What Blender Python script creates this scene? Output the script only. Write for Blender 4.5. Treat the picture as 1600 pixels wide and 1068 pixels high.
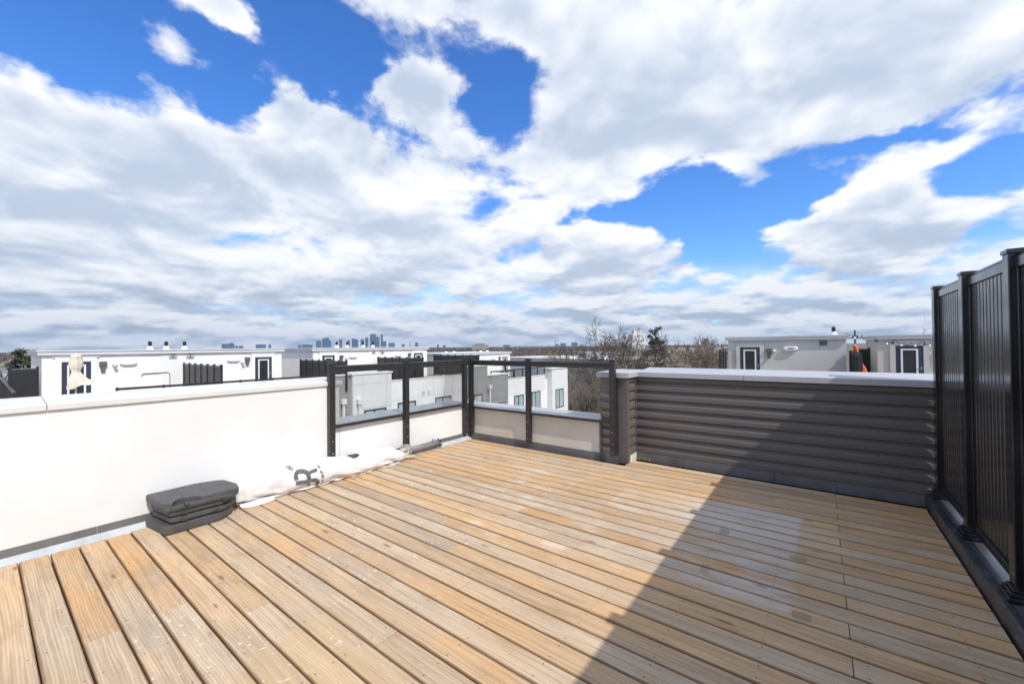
import bpy, bmesh, math, random
from mathutils import Vector, Matrix
R_ = math.radians
for o in list(bpy.data.objects): bpy.data.objects.remove(o)
SC = bpy.context.scene
COL = SC.collection
rnd = random.Random(7)

# ------------------------------------------------------------------ camera
CAM_H = 1.5
YAW, PITCH, ROLL = R_(37.15), R_(0.59), R_(-0.6)
FW = Vector((-math.sin(YAW)*math.cos(PITCH), math.cos(YAW)*math.cos(PITCH), math.sin(PITCH)))
R0 = Vector((math.cos(YAW), math.sin(YAW), 0)); U0 = R0.cross(FW)
RT = R0*math.cos(ROLL) + U0*math.sin(ROLL); UP = U0*math.cos(ROLL) - R0*math.sin(ROLL)
cd = bpy.data.cameras.new('camera'); cam = bpy.data.objects.new('camera', cd); COL.objects.link(cam)
cam.matrix_world = Matrix(((RT.x, UP.x, -FW.x, 0), (RT.y, UP.y, -FW.y, 0), (RT.z, UP.z, -FW.z, CAM_H), (0, 0, 0, 1)))
cd.sensor_width = 36; cd.lens = 634/1600*36; cd.clip_start = 0.05; cd.clip_end = 40000
SC.camera = cam
SC.cycles.max_bounces = 7; SC.cycles.diffuse_bounces = 3; SC.cycles.glossy_bounces = 3; SC.cycles.transmission_bounces = 4; SC.cycles.volume_bounces = 0; SC.cycles.transparent_max_bounces = 12

# ------------------------------------------------------------------ sun, sky, exposure
SUN = Vector((1, -0.27, 1.13)).normalized()
sd = bpy.data.lights.new('sun', 'SUN'); sd.energy = 3.05; sd.angle = R_(0.5); sd.color = (1, .96, .89)
so = bpy.data.objects.new('sun', sd); COL.objects.link(so)
so.rotation_euler = (-SUN).to_track_quat('-Z', 'Y').to_euler()
SC.view_settings.view_transform = 'Standard'; SC.view_settings.look = 'None'
SC.view_settings.exposure = 0.33; SC.view_settings.gamma = 1; SC.view_settings.use_curve_mapping = False

class NT:
    """tiny node helper"""
    def __init__(s, tree): s.t = tree; s.n = tree.nodes; s.l = tree.links
    def new(s, ty, **kw):
        n = s.n.new(ty)
        for k, v in kw.items(): setattr(n, k, v)
        return n
    def put(s, sock, v):
        if v is None: return
        if hasattr(v, 'is_output') or isinstance(v, bpy.types.NodeSocket): s.l.new(v, sock)
        else:
            try: sock.default_value = v
            except Exception: sock.default_value = (v[0], v[1], v[2], 1) if hasattr(v, '__len__') else (v, v, v)
    def m(s, op, a, b=None, c=None, clamp=False):
        n = s.new('ShaderNodeMath', operation=op, use_clamp=clamp)
        s.put(n.inputs[0], a); s.put(n.inputs[1], b); s.put(n.inputs[2], c); return n.outputs[0]
    def v(s, op, a, b=None, c=None):
        n = s.new('ShaderNodeVectorMath', operation=op)
        s.put(n.inputs[0], a); s.put(n.inputs[1], b)
        if c is not None: s.put(n.inputs[3 if op == 'SCALE' else 2], c)
        return n.outputs['Value'] if op in ('DOT_PRODUCT', 'LENGTH', 'DISTANCE') else n.outputs[0]
    def xyz(s, v):
        n = s.new('ShaderNodeSeparateXYZ'); s.put(n.inputs[0], v); return n.outputs
    def comb(s, x, y, z=0):
        n = s.new('ShaderNodeCombineXYZ'); s.put(n.inputs[0], x); s.put(n.inputs[1], y); s.put(n.inputs[2], z); return n.outputs[0]
    def noise(s, vec, scale, detail=3, rough=.5, dist=0, col=False):
        n = s.new('ShaderNodeTexNoise'); s.put(n.inputs['Vector'], vec)
        n.inputs['Scale'].default_value = scale; n.inputs['Detail'].default_value = detail
        n.inputs['Roughness'].default_value = rough; n.inputs['Distortion'].default_value = dist
        return n.outputs['Color' if col else 'Fac']
    def mix(s, f, a, b, blend='MIX'):
        n = s.new('ShaderNodeMix', data_type='RGBA', blend_type=blend)
        s.put(n.inputs[0], f); s.put(n.inputs[6], a if not isinstance(a, tuple) else (*a[:3], 1)); s.put(n.inputs[7], b if not isinstance(b, tuple) else (*b[:3], 1))
        return n.outputs[2]
    def ss(s, x, lo, hi):
        n = s.new('ShaderNodeMapRange', interpolation_type='SMOOTHSTEP'); s.put(n.inputs[0], x)
        s.put(n.inputs[1], lo); s.put(n.inputs[2], hi); return n.outputs[0]

w = bpy.data.worlds.new('World'); SC.world = w; w.use_nodes = True
w.cycles.sampling_method = 'MANUAL'; w.cycles.sample_map_resolution = 512
T = NT(w.node_tree); T.n.clear()
tc = T.new('ShaderNodeTexCoord').outputs['Generated']
d = T.v('NORMALIZE', tc)
sky = T.new('ShaderNodeTexSky', sky_type='NISHITA', sun_disc=False, sun_elevation=math.asin(SUN.z), sun_rotation=math.atan2(SUN.x, SUN.y), altitude=150)
sky.air_density = 1.0; sky.dust_density = .35; sky.ozone_density = 2.5
hsv = T.new('ShaderNodeHueSaturation'); T.l.new(sky.outputs[0], hsv.inputs['Color']); hsv.inputs['Saturation'].default_value = 1.25
blue = T.v('MULTIPLY', hsv.outputs[0], (.78, .93, 1.22))
bg_sky = T.new('ShaderNodeBackground'); T.l.new(blue, bg_sky.inputs[0]); bg_sky.inputs[1].default_value = 0.15
sx = T.xyz(d)
az = T.m('ARCTAN2', sx[0], sx[1])           # clockwise from +Y
el = T.m('ARCSINE', sx[2])

# cloud banks (+) and clear holes (-) of this sky: bearing, elevation, half-widths (degrees), weight
BANKS = [(-73.6,29.1,11.4,4.1,-1.2), (-57.6,35.7,12.8,3.8,-1.0), (-60.8,31.0,4.8,2.7,-0.5), (-49.4,29.0,5.3,3.6,-0.35), (-85.4,27.3,5.5,4.6,-0.8),
 (-37.7,33.1,4.1,6.5,-0.5), (-53.6,26.8,2.5,2.7,-0.5), (-12.7,16.6,5.4,3.4,-0.9), (-8.8,12.7,4.7,2.6,-0.8), (-23.6,17.4,5.8,1.1,-0.7),
 (-5.1,29.7,1.4,1.7,-0.5), (6.6,20.1,5.7,0.9,-0.6), (12.1,15.5,4.0,1.9,-0.8), (-1.5,16.2,5.1,1.1,-0.7), (-12.3,21.0,2.6,2.1,-0.5), (-60.2,11.8,2.3,1.0,-0.3),
 (-64.5,28.1,4.1,3.0,1.1), (-49.8,31.0,4.0,2.9,1.5), (-77.5,29.4,4.6,2.2,1.0), (-72.5,34.0,3.6,1.6,.9), (-57.5,24.5,4.5,2.2,.5), (-36.0,38.5,5.0,2.5,.8), (-9.2,29.7,14.1,6.2,0.6), (6.0,12.6,8.0,3.7,0.9), (-78.1,18.3,16.5,5.4,0.8),
 (-36.9,24.7,15.1,3.7,0.7), (9.0,25.0,7.0,4.5,0.6), (-40.3,39.6,14.4,1.3,0.3), (-19.3,27.1,9.3,4.6,0.5), (-46.0,14.2,13.5,3.3,0.4), (-78.1,8.6,16.4,4.0,0.5), (-28.1,10.6,13.3,2.6,0.4)]
def cloud_field(direction, detail=8):
    """cloud cover on a layer seen from below, so it crowds together towards the horizon"""
    c = T.xyz(direction)
    zz = T.m('ADD', T.m('MAXIMUM', c[2], 0.0), .25)
    p = T.comb(T.m('DIVIDE', c[0], zz), T.m('DIVIDE', c[1], zz), 0)
    a = T.noise(p, 3.3, detail, .58, .25)
    b = T.noise(p, 1.35, 1, .5)
    return T.m('ADD', T.m('MULTIPLY', a, .62), T.m('MULTIPLY', b, .62))
azd = T.m('MULTIPLY', az, 180/math.pi); eld = T.m('MULTIPLY', el, 180/math.pi)
wv = T.v('SCALE', T.v('SUBTRACT', T.noise(T.comb(azd, T.m('MULTIPLY', eld, 1.6), 0), .13, 4, .6, col=True), (.5, .5, .5)), None, 9.0)
ae = T.v('ADD', T.comb(azd, eld, 0), T.v('MULTIPLY', wv, (1.2, .7, 0)))
bias = 0.0
for a, e, ra, re, wt in BANKS:
    g = T.v('MULTIPLY_ADD', ae, (1/ra, 1/re, 0), (-a/ra, -e/re, 0))
    bias = T.m('MULTIPLY_ADD', T.m('POWER', math.exp(-.8), T.v('DOT_PRODUCT', g, g)), wt*.26, bias)
base = cloud_field(d)
f0 = T.m('ADD', base, bias)
up = T.v('NORMALIZE', T.v('ADD', d, T.comb(0, 0, T.m('ADD', T.m('MULTIPLY', sx[2], .10), .016))))
f1 = cloud_field(up, 3)
cover = T.ss(f0, .53, .655)
cover = T.m('MAXIMUM', cover, T.m('MULTIPLY', T.ss(sx[2], .20, .05), T.ss(f0, .36, .54)))
cover = T.m('MAXIMUM', cover, T.m('MULTIPLY', T.ss(sx[2], .05, .0), .8))
lit = T.m('ADD', T.m('MULTIPLY', T.m('SUBTRACT', base, f1), 3.4), T.m('MULTIPLY', T.ss(f0, .60, .92), -.42))      # sunlit tops against grey bases
near = T.ss(sx[2], .26, .01)
def row(dy): return T.noise(T.comb(T.m('MULTIPLY', azd, .13), T.m('MULTIPLY_ADD', eld, .62, dy), 0), 1.0, 5, .55)
lit = T.m('MULTIPLY_ADD', T.m('MULTIPLY', near, T.ss(sx[2], .0, .04)), T.m('MULTIPLY', T.m('SUBTRACT', row(0.0), row(.28)), 2.2), lit)      # rows of small cumulus low down
lit = T.ss(lit, -.62, .30)
lum = T.m('ADD', T.m('MULTIPLY_ADD', near, -.15, .56), T.m('MULTIPLY', lit, T.m('MULTIPLY_ADD', near, .02, .30)))
ccol = T.mix(T.m('MULTIPLY_ADD', near, -.25, lit), (.80, .93, 1.15), (.985, .995, 1.01))
ccol = T.v('SCALE', ccol, None, lum)
bg_c = T.new('ShaderNodeBackground'); T.l.new(ccol, bg_c.inputs[0]); bg_c.inputs[1].default_value = 1.0
mxs = T.new('ShaderNodeMixShader'); T.l.new(cover, mxs.inputs[0]); T.l.new(bg_sky.outputs[0], mxs.inputs[1]); T.l.new(bg_c.outputs[0], mxs.inputs[2])
wo = T.new('ShaderNodeOutputWorld'); T.l.new(mxs.outputs[0], wo.inputs[0])

# ------------------------------------------------------------------ materials
MAT = {}
def newmat(name):
    m = bpy.data.materials.new(name); m.use_nodes = True; t = NT(m.node_tree)
    b = t.n['Principled BSDF']; MAT[name] = m
    return m, t, b
def pmat(name, col, rough=.6, var=.1, scale=5.0, bump=0.0, bscale=60.0, metal=0.0, spec=.5, tint=None, coat=0.0, stretch=(1, 1, 1)):
    m, t, b = newmat(name)
    pos = t.new('ShaderNodeNewGeometry').outputs['Position']
    ps = t.v('MULTIPLY', pos, stretch)
    n = t.noise(ps, scale, 5, .6)
    c2 = tint or tuple(x*(1-var*2) for x in col)
    f = t.m('MULTIPLY', t.ss(n, .35, .75), 1.0 if tint is None else .8)
    t.l.new(t.mix(f, tuple(min(1, x*(1+var*.5)) for x in col), c2), b.inputs['Base Color'])
    b.inputs['Roughness'].default_value = rough; b.inputs['Metallic'].default_value = metal
    b.inputs['Specular IOR Level'].default_value = spec; b.inputs['Coat Weight'].default_value = coat
    if bump:
        bn = t.new('ShaderNodeBump'); bn.inputs['Strength'].default_value = bump; bn.inputs['Distance'].default_value = .02
        t.l.new(t.noise(ps, bscale, 4, .65), bn.inputs['Height']); t.l.new(bn.outputs[0], b.inputs['Normal'])
    rg = t.m('ADD', t.m('MULTIPLY', t.m('SUBTRACT', t.noise(ps, scale*2.3, 3), .5), .25), rough); t.l.new(rg, b.inputs['Roughness'])
    return m
pmat('stucco', (.80, .797, .78), .9, .035, 1.3, .35, 260)
m, t, b = MAT['stucco'], NT(MAT['stucco'].node_tree), MAT['stucco'].node_tree.nodes['Principled BSDF']
ps_ = t.new('ShaderNodeNewGeometry').outputs['Position']; src = b.inputs['Base Color'].links[0].from_socket
dr_ = t.m('MULTIPLY', t.ss(t.noise(t.v('MULTIPLY', ps_, (9, 9, .5)), 1.0, 4, .6), .56, .78), t.ss(t.noise(ps_, 1.4, 3), .42, .62))
c_ = t.mix(t.m('MULTIPLY', dr_, .42), src, (.60, .57, .51)); bl = t.ss(t.noise(ps_, 3.4, 6, .7), .60, .76)
t.l.new(t.mix(t.m('MULTIPLY', bl, .3), c_, (.62, .60, .56)), b.inputs['Base Color'])
pmat('stucco_far', (.82, .815, .80), .9, .03, .7, .1, 40)
pmat('stucco_grey', (.58, .57, .535), .9, .04, .8, .2, 60)
pmat('coping_white', (.66, .65, .61), .7, .05, 2.2, .0)
pmat('coping_grey', (.46, .465, .475), .38, .05, 1.7, .02, 9)
pmat('fascia', (.62, .64, .65), .5, .04, .8)
pmat('stucco_beige', (.66, .615, .53), .9, .05, 1.6, .3, 200)
pmat('flashing', (.16, .155, .15), .6, .12, 5)
pmat('membrane_pale', (.50, .53, .55), .75, .1, 7)
pmat('siding', (.122, .104, .092), .5, .08, 2.5, .12, 130, stretch=(.15, 1, 1))
pmat('siding_trim', (.125, .112, .105), .5, .08, 2.5)
pmat('rail_metal', (.028, .027, .028), .36, .1, 6)
pmat('fence_metal', (.012, .012, .013), .17, .1, 4, spec=.7)
pmat('fence_slat', (.018, .0175, .018), .2, .12, 3, spec=.7)
pmat('curb_membrane', (.022, .023, .027), .33, .5, 6, .25, 14, tint=(.075, .08, .09))
pmat('curb_patch', (.06, .065, .072), .34, .2, 9)
pmat('plastic_grey', (.078, .078, .08), .55, .14, 9, .12, 240)
pmat('plastic_dark', (.05, .05, .052), .6, .1, 9)
pmat('canvas_white', (.79, .765, .76), .9, .05, 7, .35, 22)
pmat('canvas_beige', (.76, .68, .56), .9, .1, 3)
pmat('strap', (.62, .55, .42), .9, .1, 30)
pmat('print_grey', (.14, .145, .15), .8, .25, 60)
pmat('pole_grey', (.26, .26, .265), .4, .1, 12)
pmat('pole_dark', (.03, .03, .032), .45, .1, 12)
pmat('orange_cloth', (.60, .13, .04), .85, .12, 4)
pmat('door_navy', (.035, .045, .075), .4, .06, 3)
pmat('white_paint', (.78, .78, .77), .5, .03, 3)
pmat('lamp_grey', (.12, .12, .12), .5, .1, 6)
pmat('black_metal', (.015, .015, .016), .4, .1, 5)
pmat('screen_dark', (.022, .022, .024), .45, .12, 3)
pmat('panel_grey', (.62, .62, .605), .7, .03, .8)
pmat('panel_white', (.74, .735, .72), .7, .03, .8)
pmat('siding_far', (.26, .255, .25), .7, .06, 1.0)
pmat('window_frame', (.05, .055, .06), .5, .05, 3)
pmat('deck_far', (.30, .24, .18), .8, .1, 3)
pmat('dark_base', (.02, .018, .016), .9, .1, 5)
pmat('brick_orange', (.42, .22, .10), .9, .25, 14)
pmat('roof_flat', (.60, .60, .59), .9, .06, .3)
pmat('bark', (.14, .112, .085), .95, .2, 1.2)
pmat('bark_light', (.20, .16, .12), .95, .2, 1.0)
pmat('pine_needles', (.078, .09, .045), .9, .3, .8)
pmat('far_wood', (.125, .10, .088), 1.0, .3, .02, tint=(.075, .075, .065))
pmat('brown_bush', (.26, .195, .145), 1.0, .3, .3)
pmat('yellow_bush', (.32, .28, .12), 1.0, .25, .5)
pmat('house_roof', (.25, .19, .17), .9, .15, .8)
pmat('house_roof_b', (.25, .22, .205), .9, .15, .8)
pmat('house_wall', (.47, .43, .385), .9, .1, .4)
pmat('house_wall_b', (.42, .30, .25), .9, .15, .4)
pmat('tower_glass', (.045, .105, .23), .4, .2, .012)
pmat('tower_dark', (.03, .055, .11), .5, .2, .012)
pmat('dark_pane', (.03, .035, .04), .12, .1, 2)

def glass_mat(name, tint, refl=1.0):
    m, t, b = newmat(name); t.n.remove(b)
    fr = t.new('ShaderNodeFresnel'); fr.inputs[0].default_value = 1.45
    tr = t.new('ShaderNodeBsdfTransparent'); tr.inputs[0].default_value = (*tint, 1)
    gl = t.new('ShaderNodeBsdfGlossy'); gl.inputs['Roughness'].default_value = .015
    mx = t.new('ShaderNodeMixShader'); t.l.new(t.m('MULTIPLY', fr.outputs[0], refl), mx.inputs[0]); t.l.new(tr.outputs[0], mx.inputs[1]); t.l.new(gl.outputs[0], mx.inputs[2])
    t.l.new(mx.outputs[0], t.n['Material Output'].inputs[0]); return m
glass_mat('rail_glass', (.98, .988, .983), .55)
m, t, b = newmat('window_glass')
b.inputs['Base Color'].default_value = (.33, .42, .42, 1); b.inputs['Roughness'].default_value = .12; b.inputs['Specular IOR Level'].default_value = .8
pn = t.noise(t.new('ShaderNodeNewGeometry').outputs['Position'], .9, 2)
t.l.new(t.mix(pn, (.22, .32, .32), (.48, .56, .54)), b.inputs['Base Color'])

# weathered deck boards: grain, knots, greying, pale flecks, screw heads, furniture stains
m, t, b = newmat('wood')
geo = t.new('ShaderNodeNewGeometry').outputs['Position']
oi = t.new('ShaderNodeObjectInfo').outputs['Random']
oc = t.new('ShaderNodeTexCoord').outputs['Object']
P = t.xyz(geo); O = t.xyz(oc)
rx = t.m('MULTIPLY', oi, 53.0)
gv = t.comb(t.m('ADD', P[0], rx), P[1], t.m('MULTIPLY', oi, 31.0))
wob = t.m('MULTIPLY', t.m('SUBTRACT', t.noise(t.v('MULTIPLY', gv, (1.5, 5, 1)), 1.0, 2), .5), .04)
g1 = t.v('ADD', gv, t.comb(0, wob, 0))
grain = t.noise(t.v('MULTIPLY', g1, (1.6, 75, 1)), 1.0, 5, .65)
rings = t.new('ShaderNodeTexWave', wave_type='BANDS', bands_direction='Y'); t.l.new(t.v('MULTIPLY', g1, (.55, 15, 1)), rings.inputs[0])
rings.inputs['Scale'].default_value = 1.6; rings.inputs['Distortion'].default_value = 5; rings.inputs['Detail'].default_value = 3; rings.inputs['Detail Scale'].default_value = .9
ring = t.ss(rings.outputs['Fac'], .25, .95)
tone = t.noise(t.v('MULTIPLY', gv, (.9, 2.5, 1)), 1.0, 4, .6)
big = t.noise(geo, .75, 4, .6)
r2 = t.m('FRACT', t.m('MULTIPLY', oi, 7.31)); r3 = t.m('FRACT', t.m('MULTIPLY', oi, 19.7))
n7 = t.noise(geo, 6, 4, .6); n7c = t.m('SUBTRACT', n7, .5)
patch = t.noise(t.v('MULTIPLY', gv, (2.4, 6.5, 1)), 1.0, 4, .62)
fresh = t.mix(r2, (.72, .40, .15), (.70, .455, .235))
grey = t.mix(r3, (.52, .42, .315), (.60, .475, .335))
back = t.m('MULTIPLY', t.ss(P[0], -3.2, -1.2), t.ss(P[1], 2.6, 4.6))
wear = t.m('ADD', t.m('ADD', t.m('MULTIPLY', tone, .75), t.m('MULTIPLY', big, .75)), t.m('MULTIPLY', r3, .30))
wear = t.m('SUBTRACT', wear, t.m('MULTIPLY', back, .12))
wear = t.ss(wear, .56, 1.10)
col = t.mix(wear, fresh, grey)
bluish = t.m('MULTIPLY', t.ss(t.noise(t.v('MULTIPLY', gv, (1.3, 4, 1)), 1.0, 3), .54, .74), .55)
col = t.mix(bluish, col, (.385, .345, .30))
col = t.mix(t.m('MULTIPLY', t.ss(patch, .52, .72), .42), col, (.80, .60, .365))
col = t.mix(t.m('MULTIPLY', t.ss(patch, .48, .30), .5), col, (.42, .27, .14))
col = t.mix(t.m('MULTIPLY', t.ss(grain, .42, .66), .52), col, (.30, .20, .12))
col = t.mix(t.m('MULTIPLY', ring, .36), col, (.36, .225, .12))
# bleached area once covered by furniture, and darker unbleached squares
def rect(x0, x1, y0, y1, s=.03, nz=.05, sl=None):
    X = t.m('MULTIPLY_ADD', n7c, nz, P[0]); Y = t.m('MULTIPLY_ADD', n7c, nz, P[1])
    a = t.m('MULTIPLY', t.ss(X, x0-(sl or s), x0+(sl or s)), t.ss(X, x1+s, x1-s)); c = t.m('MULTIPLY', t.ss(Y, y0-s, y0+s), t.ss(Y, y1+s, y1-s))
    return t.m('MULTIPLY', a, c)
pale = t.m('MULTIPLY', rect(-.95, -.15, 2.72, 4.3, .03, .10, .40), t.ss(t.m('ADD', patch, t.m('MULTIPLY', r2, .3)), .42, .75))
col = t.mix(t.m('MULTIPLY', pale, .6), col, (.60, .57, .53))
pale2 = t.m('MULTIPLY', rect(-3.0, -1.3, 2.5, 4.2, .25, .5), t.ss(patch, .50, .66))
col = t.mix(t.m('MULTIPLY', pale2, .45), col, (.70, .63, .54))
def blob(cx, cy, rxx, ryy, c, amt, pw=4):
    a = t.m('POWER', t.m('ABSOLUTE', t.m('DIVIDE', t.m('SUBTRACT', P[0], cx), rxx)), pw); e = t.m('POWER', t.m('ABSOLUTE', t.m('DIVIDE', t.m('SUBTRACT', P[1], cy), ryy)), pw)
    k = t.m('MULTIPLY_ADD', n7c, .5, t.m('ADD', a, e))
    return t.mix(t.m('MULTIPLY', t.ss(k, 1.12, .88), amt), col, c)
col = blob(-1.88, 3.91, .25, .24, (.47, .29, .14), .6)
col = blob(-1.93, 4.63, .16, .11, (.54, .36, .19), .5)
col = blob(-.63, 3.62, .035, .055, (.30, .19, .09), .55)
col = blob(-.63, 2.95, .03, .06, (.30, .19, .09), .4)
col = blob(-.14, 3.46, .05, .035, (.25, .17, .09), .55)
col = blob(-.10, 2.74, .045, .04, (.25, .17, .09), .55)
col = t.mix(t.m('MULTIPLY', rect(-2.25, -1.25, .72, 1.22, .10, .45), .42), col, (.56, .37, .17))
col = blob(-4.55, 4.85, .45, .22, (.55, .34, .15), .5, 2)
# knots
kn = t.new('ShaderNodeTexVoronoi'); t.l.new(t.v('MULTIPLY', gv, (2.6, 9.5, 1)), kn.inputs['Vector']); kn.inputs['Scale'].default_value = 1.0; kn.inputs['Randomness'].default_value = 1
kc = t.xyz(kn.outputs['Color'])[0]
kr = t.m('MULTIPLY', t.ss(kc, .20, 1.0), .17)
kmask = t.m('MULTIPLY', t.ss(kn.outputs['Distance'], kr, t.m('MULTIPLY', kr, .4)), t.ss(kc, .24, .32))
col = t.mix(t.m('MULTIPLY', kmask, .7), col, (.17, .10, .05))
# pale cross streaks and specks, mostly on the half by the stucco wall
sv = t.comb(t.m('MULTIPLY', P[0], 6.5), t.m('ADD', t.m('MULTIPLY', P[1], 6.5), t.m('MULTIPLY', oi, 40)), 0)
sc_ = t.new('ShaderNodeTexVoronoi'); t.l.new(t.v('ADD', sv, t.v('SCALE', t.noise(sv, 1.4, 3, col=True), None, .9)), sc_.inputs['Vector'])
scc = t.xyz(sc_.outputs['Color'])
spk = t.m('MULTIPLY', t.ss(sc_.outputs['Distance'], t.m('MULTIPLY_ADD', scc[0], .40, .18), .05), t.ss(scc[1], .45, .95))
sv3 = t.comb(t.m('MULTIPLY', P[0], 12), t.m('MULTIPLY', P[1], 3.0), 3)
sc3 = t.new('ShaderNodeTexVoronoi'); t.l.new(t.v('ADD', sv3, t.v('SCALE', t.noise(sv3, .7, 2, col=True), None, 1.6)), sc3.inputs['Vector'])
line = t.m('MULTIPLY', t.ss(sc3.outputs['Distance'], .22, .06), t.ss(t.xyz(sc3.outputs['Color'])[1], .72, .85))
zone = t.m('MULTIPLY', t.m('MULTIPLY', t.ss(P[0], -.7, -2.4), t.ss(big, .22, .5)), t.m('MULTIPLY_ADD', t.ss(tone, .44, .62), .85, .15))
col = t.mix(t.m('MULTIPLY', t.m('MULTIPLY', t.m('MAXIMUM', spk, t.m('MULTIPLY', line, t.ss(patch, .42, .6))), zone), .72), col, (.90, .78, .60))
# screws, two per joist
jx = t.m('SUBTRACT', t.m('MULTIPLY', t.m('FRACT', t.m('DIVIDE', t.m('ADD', P[0], 20.0-.06), .406)), .406), .203)
jy = t.m('SUBTRACT', t.m('ABSOLUTE', O[1]), .043)
dd = t.m('SQRT', t.m('ADD', t.m('MULTIPLY', jx, jx), t.m('MULTIPLY', jy, jy)))
col = t.mix(t.m('MULTIPLY', t.m('MULTIPLY', t.ss(dd, .0062, .003), .75), t.ss(n7, .32, .48)), col, (.07, .055, .045))
edge_ = t.m('MULTIPLY', t.ss(t.m('MULTIPLY_ADD', n7c, .012, t.m('ABSOLUTE', O[1])), .059, .068), .78)
col = t.mix(edge_, t.v('SCALE', col, None, t.m('MULTIPLY_ADD', t.m('FRACT', t.m('MULTIPLY', oi, 13.7)), .20, .91)), (.22, .125, .06))
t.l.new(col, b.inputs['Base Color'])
b.inputs['Roughness'].default_value = .72; b.inputs['Specular IOR Level'].default_value = .3
bn = t.new('ShaderNodeBump'); bn.inputs['Strength'].default_value = .35; bn.inputs['Distance'].default_value = .004
t.l.new(t.m('ADD', grain, t.m('MULTIPLY', ring, .5)), bn.inputs['Height']); t.l.new(bn.outputs[0], b.inputs['Normal'])

# winter land seen from above
m, t, b = newmat('land'); geo = t.new('ShaderNodeNewGeometry').outputs['Position']
n1 = t.noise(geo, .012, 6, .6); n2 = t.noise(geo, .09, 5, .65); n3 = t.noise(geo, .9, 4, .6)
c = t.mix(t.ss(n1, .4, .6), (.135, .105, .075), (.12, .115, .065)); c = t.mix(t.ss(n2, .45, .7), c, (.20, .155, .115)); c = t.mix(t.m('MULTIPLY', t.ss(n3, .5, .8), .5), c, (.07, .06, .045))
t.l.new(c, b.inputs['Base Color']); b.inputs['Roughness'].default_value = 1

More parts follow.
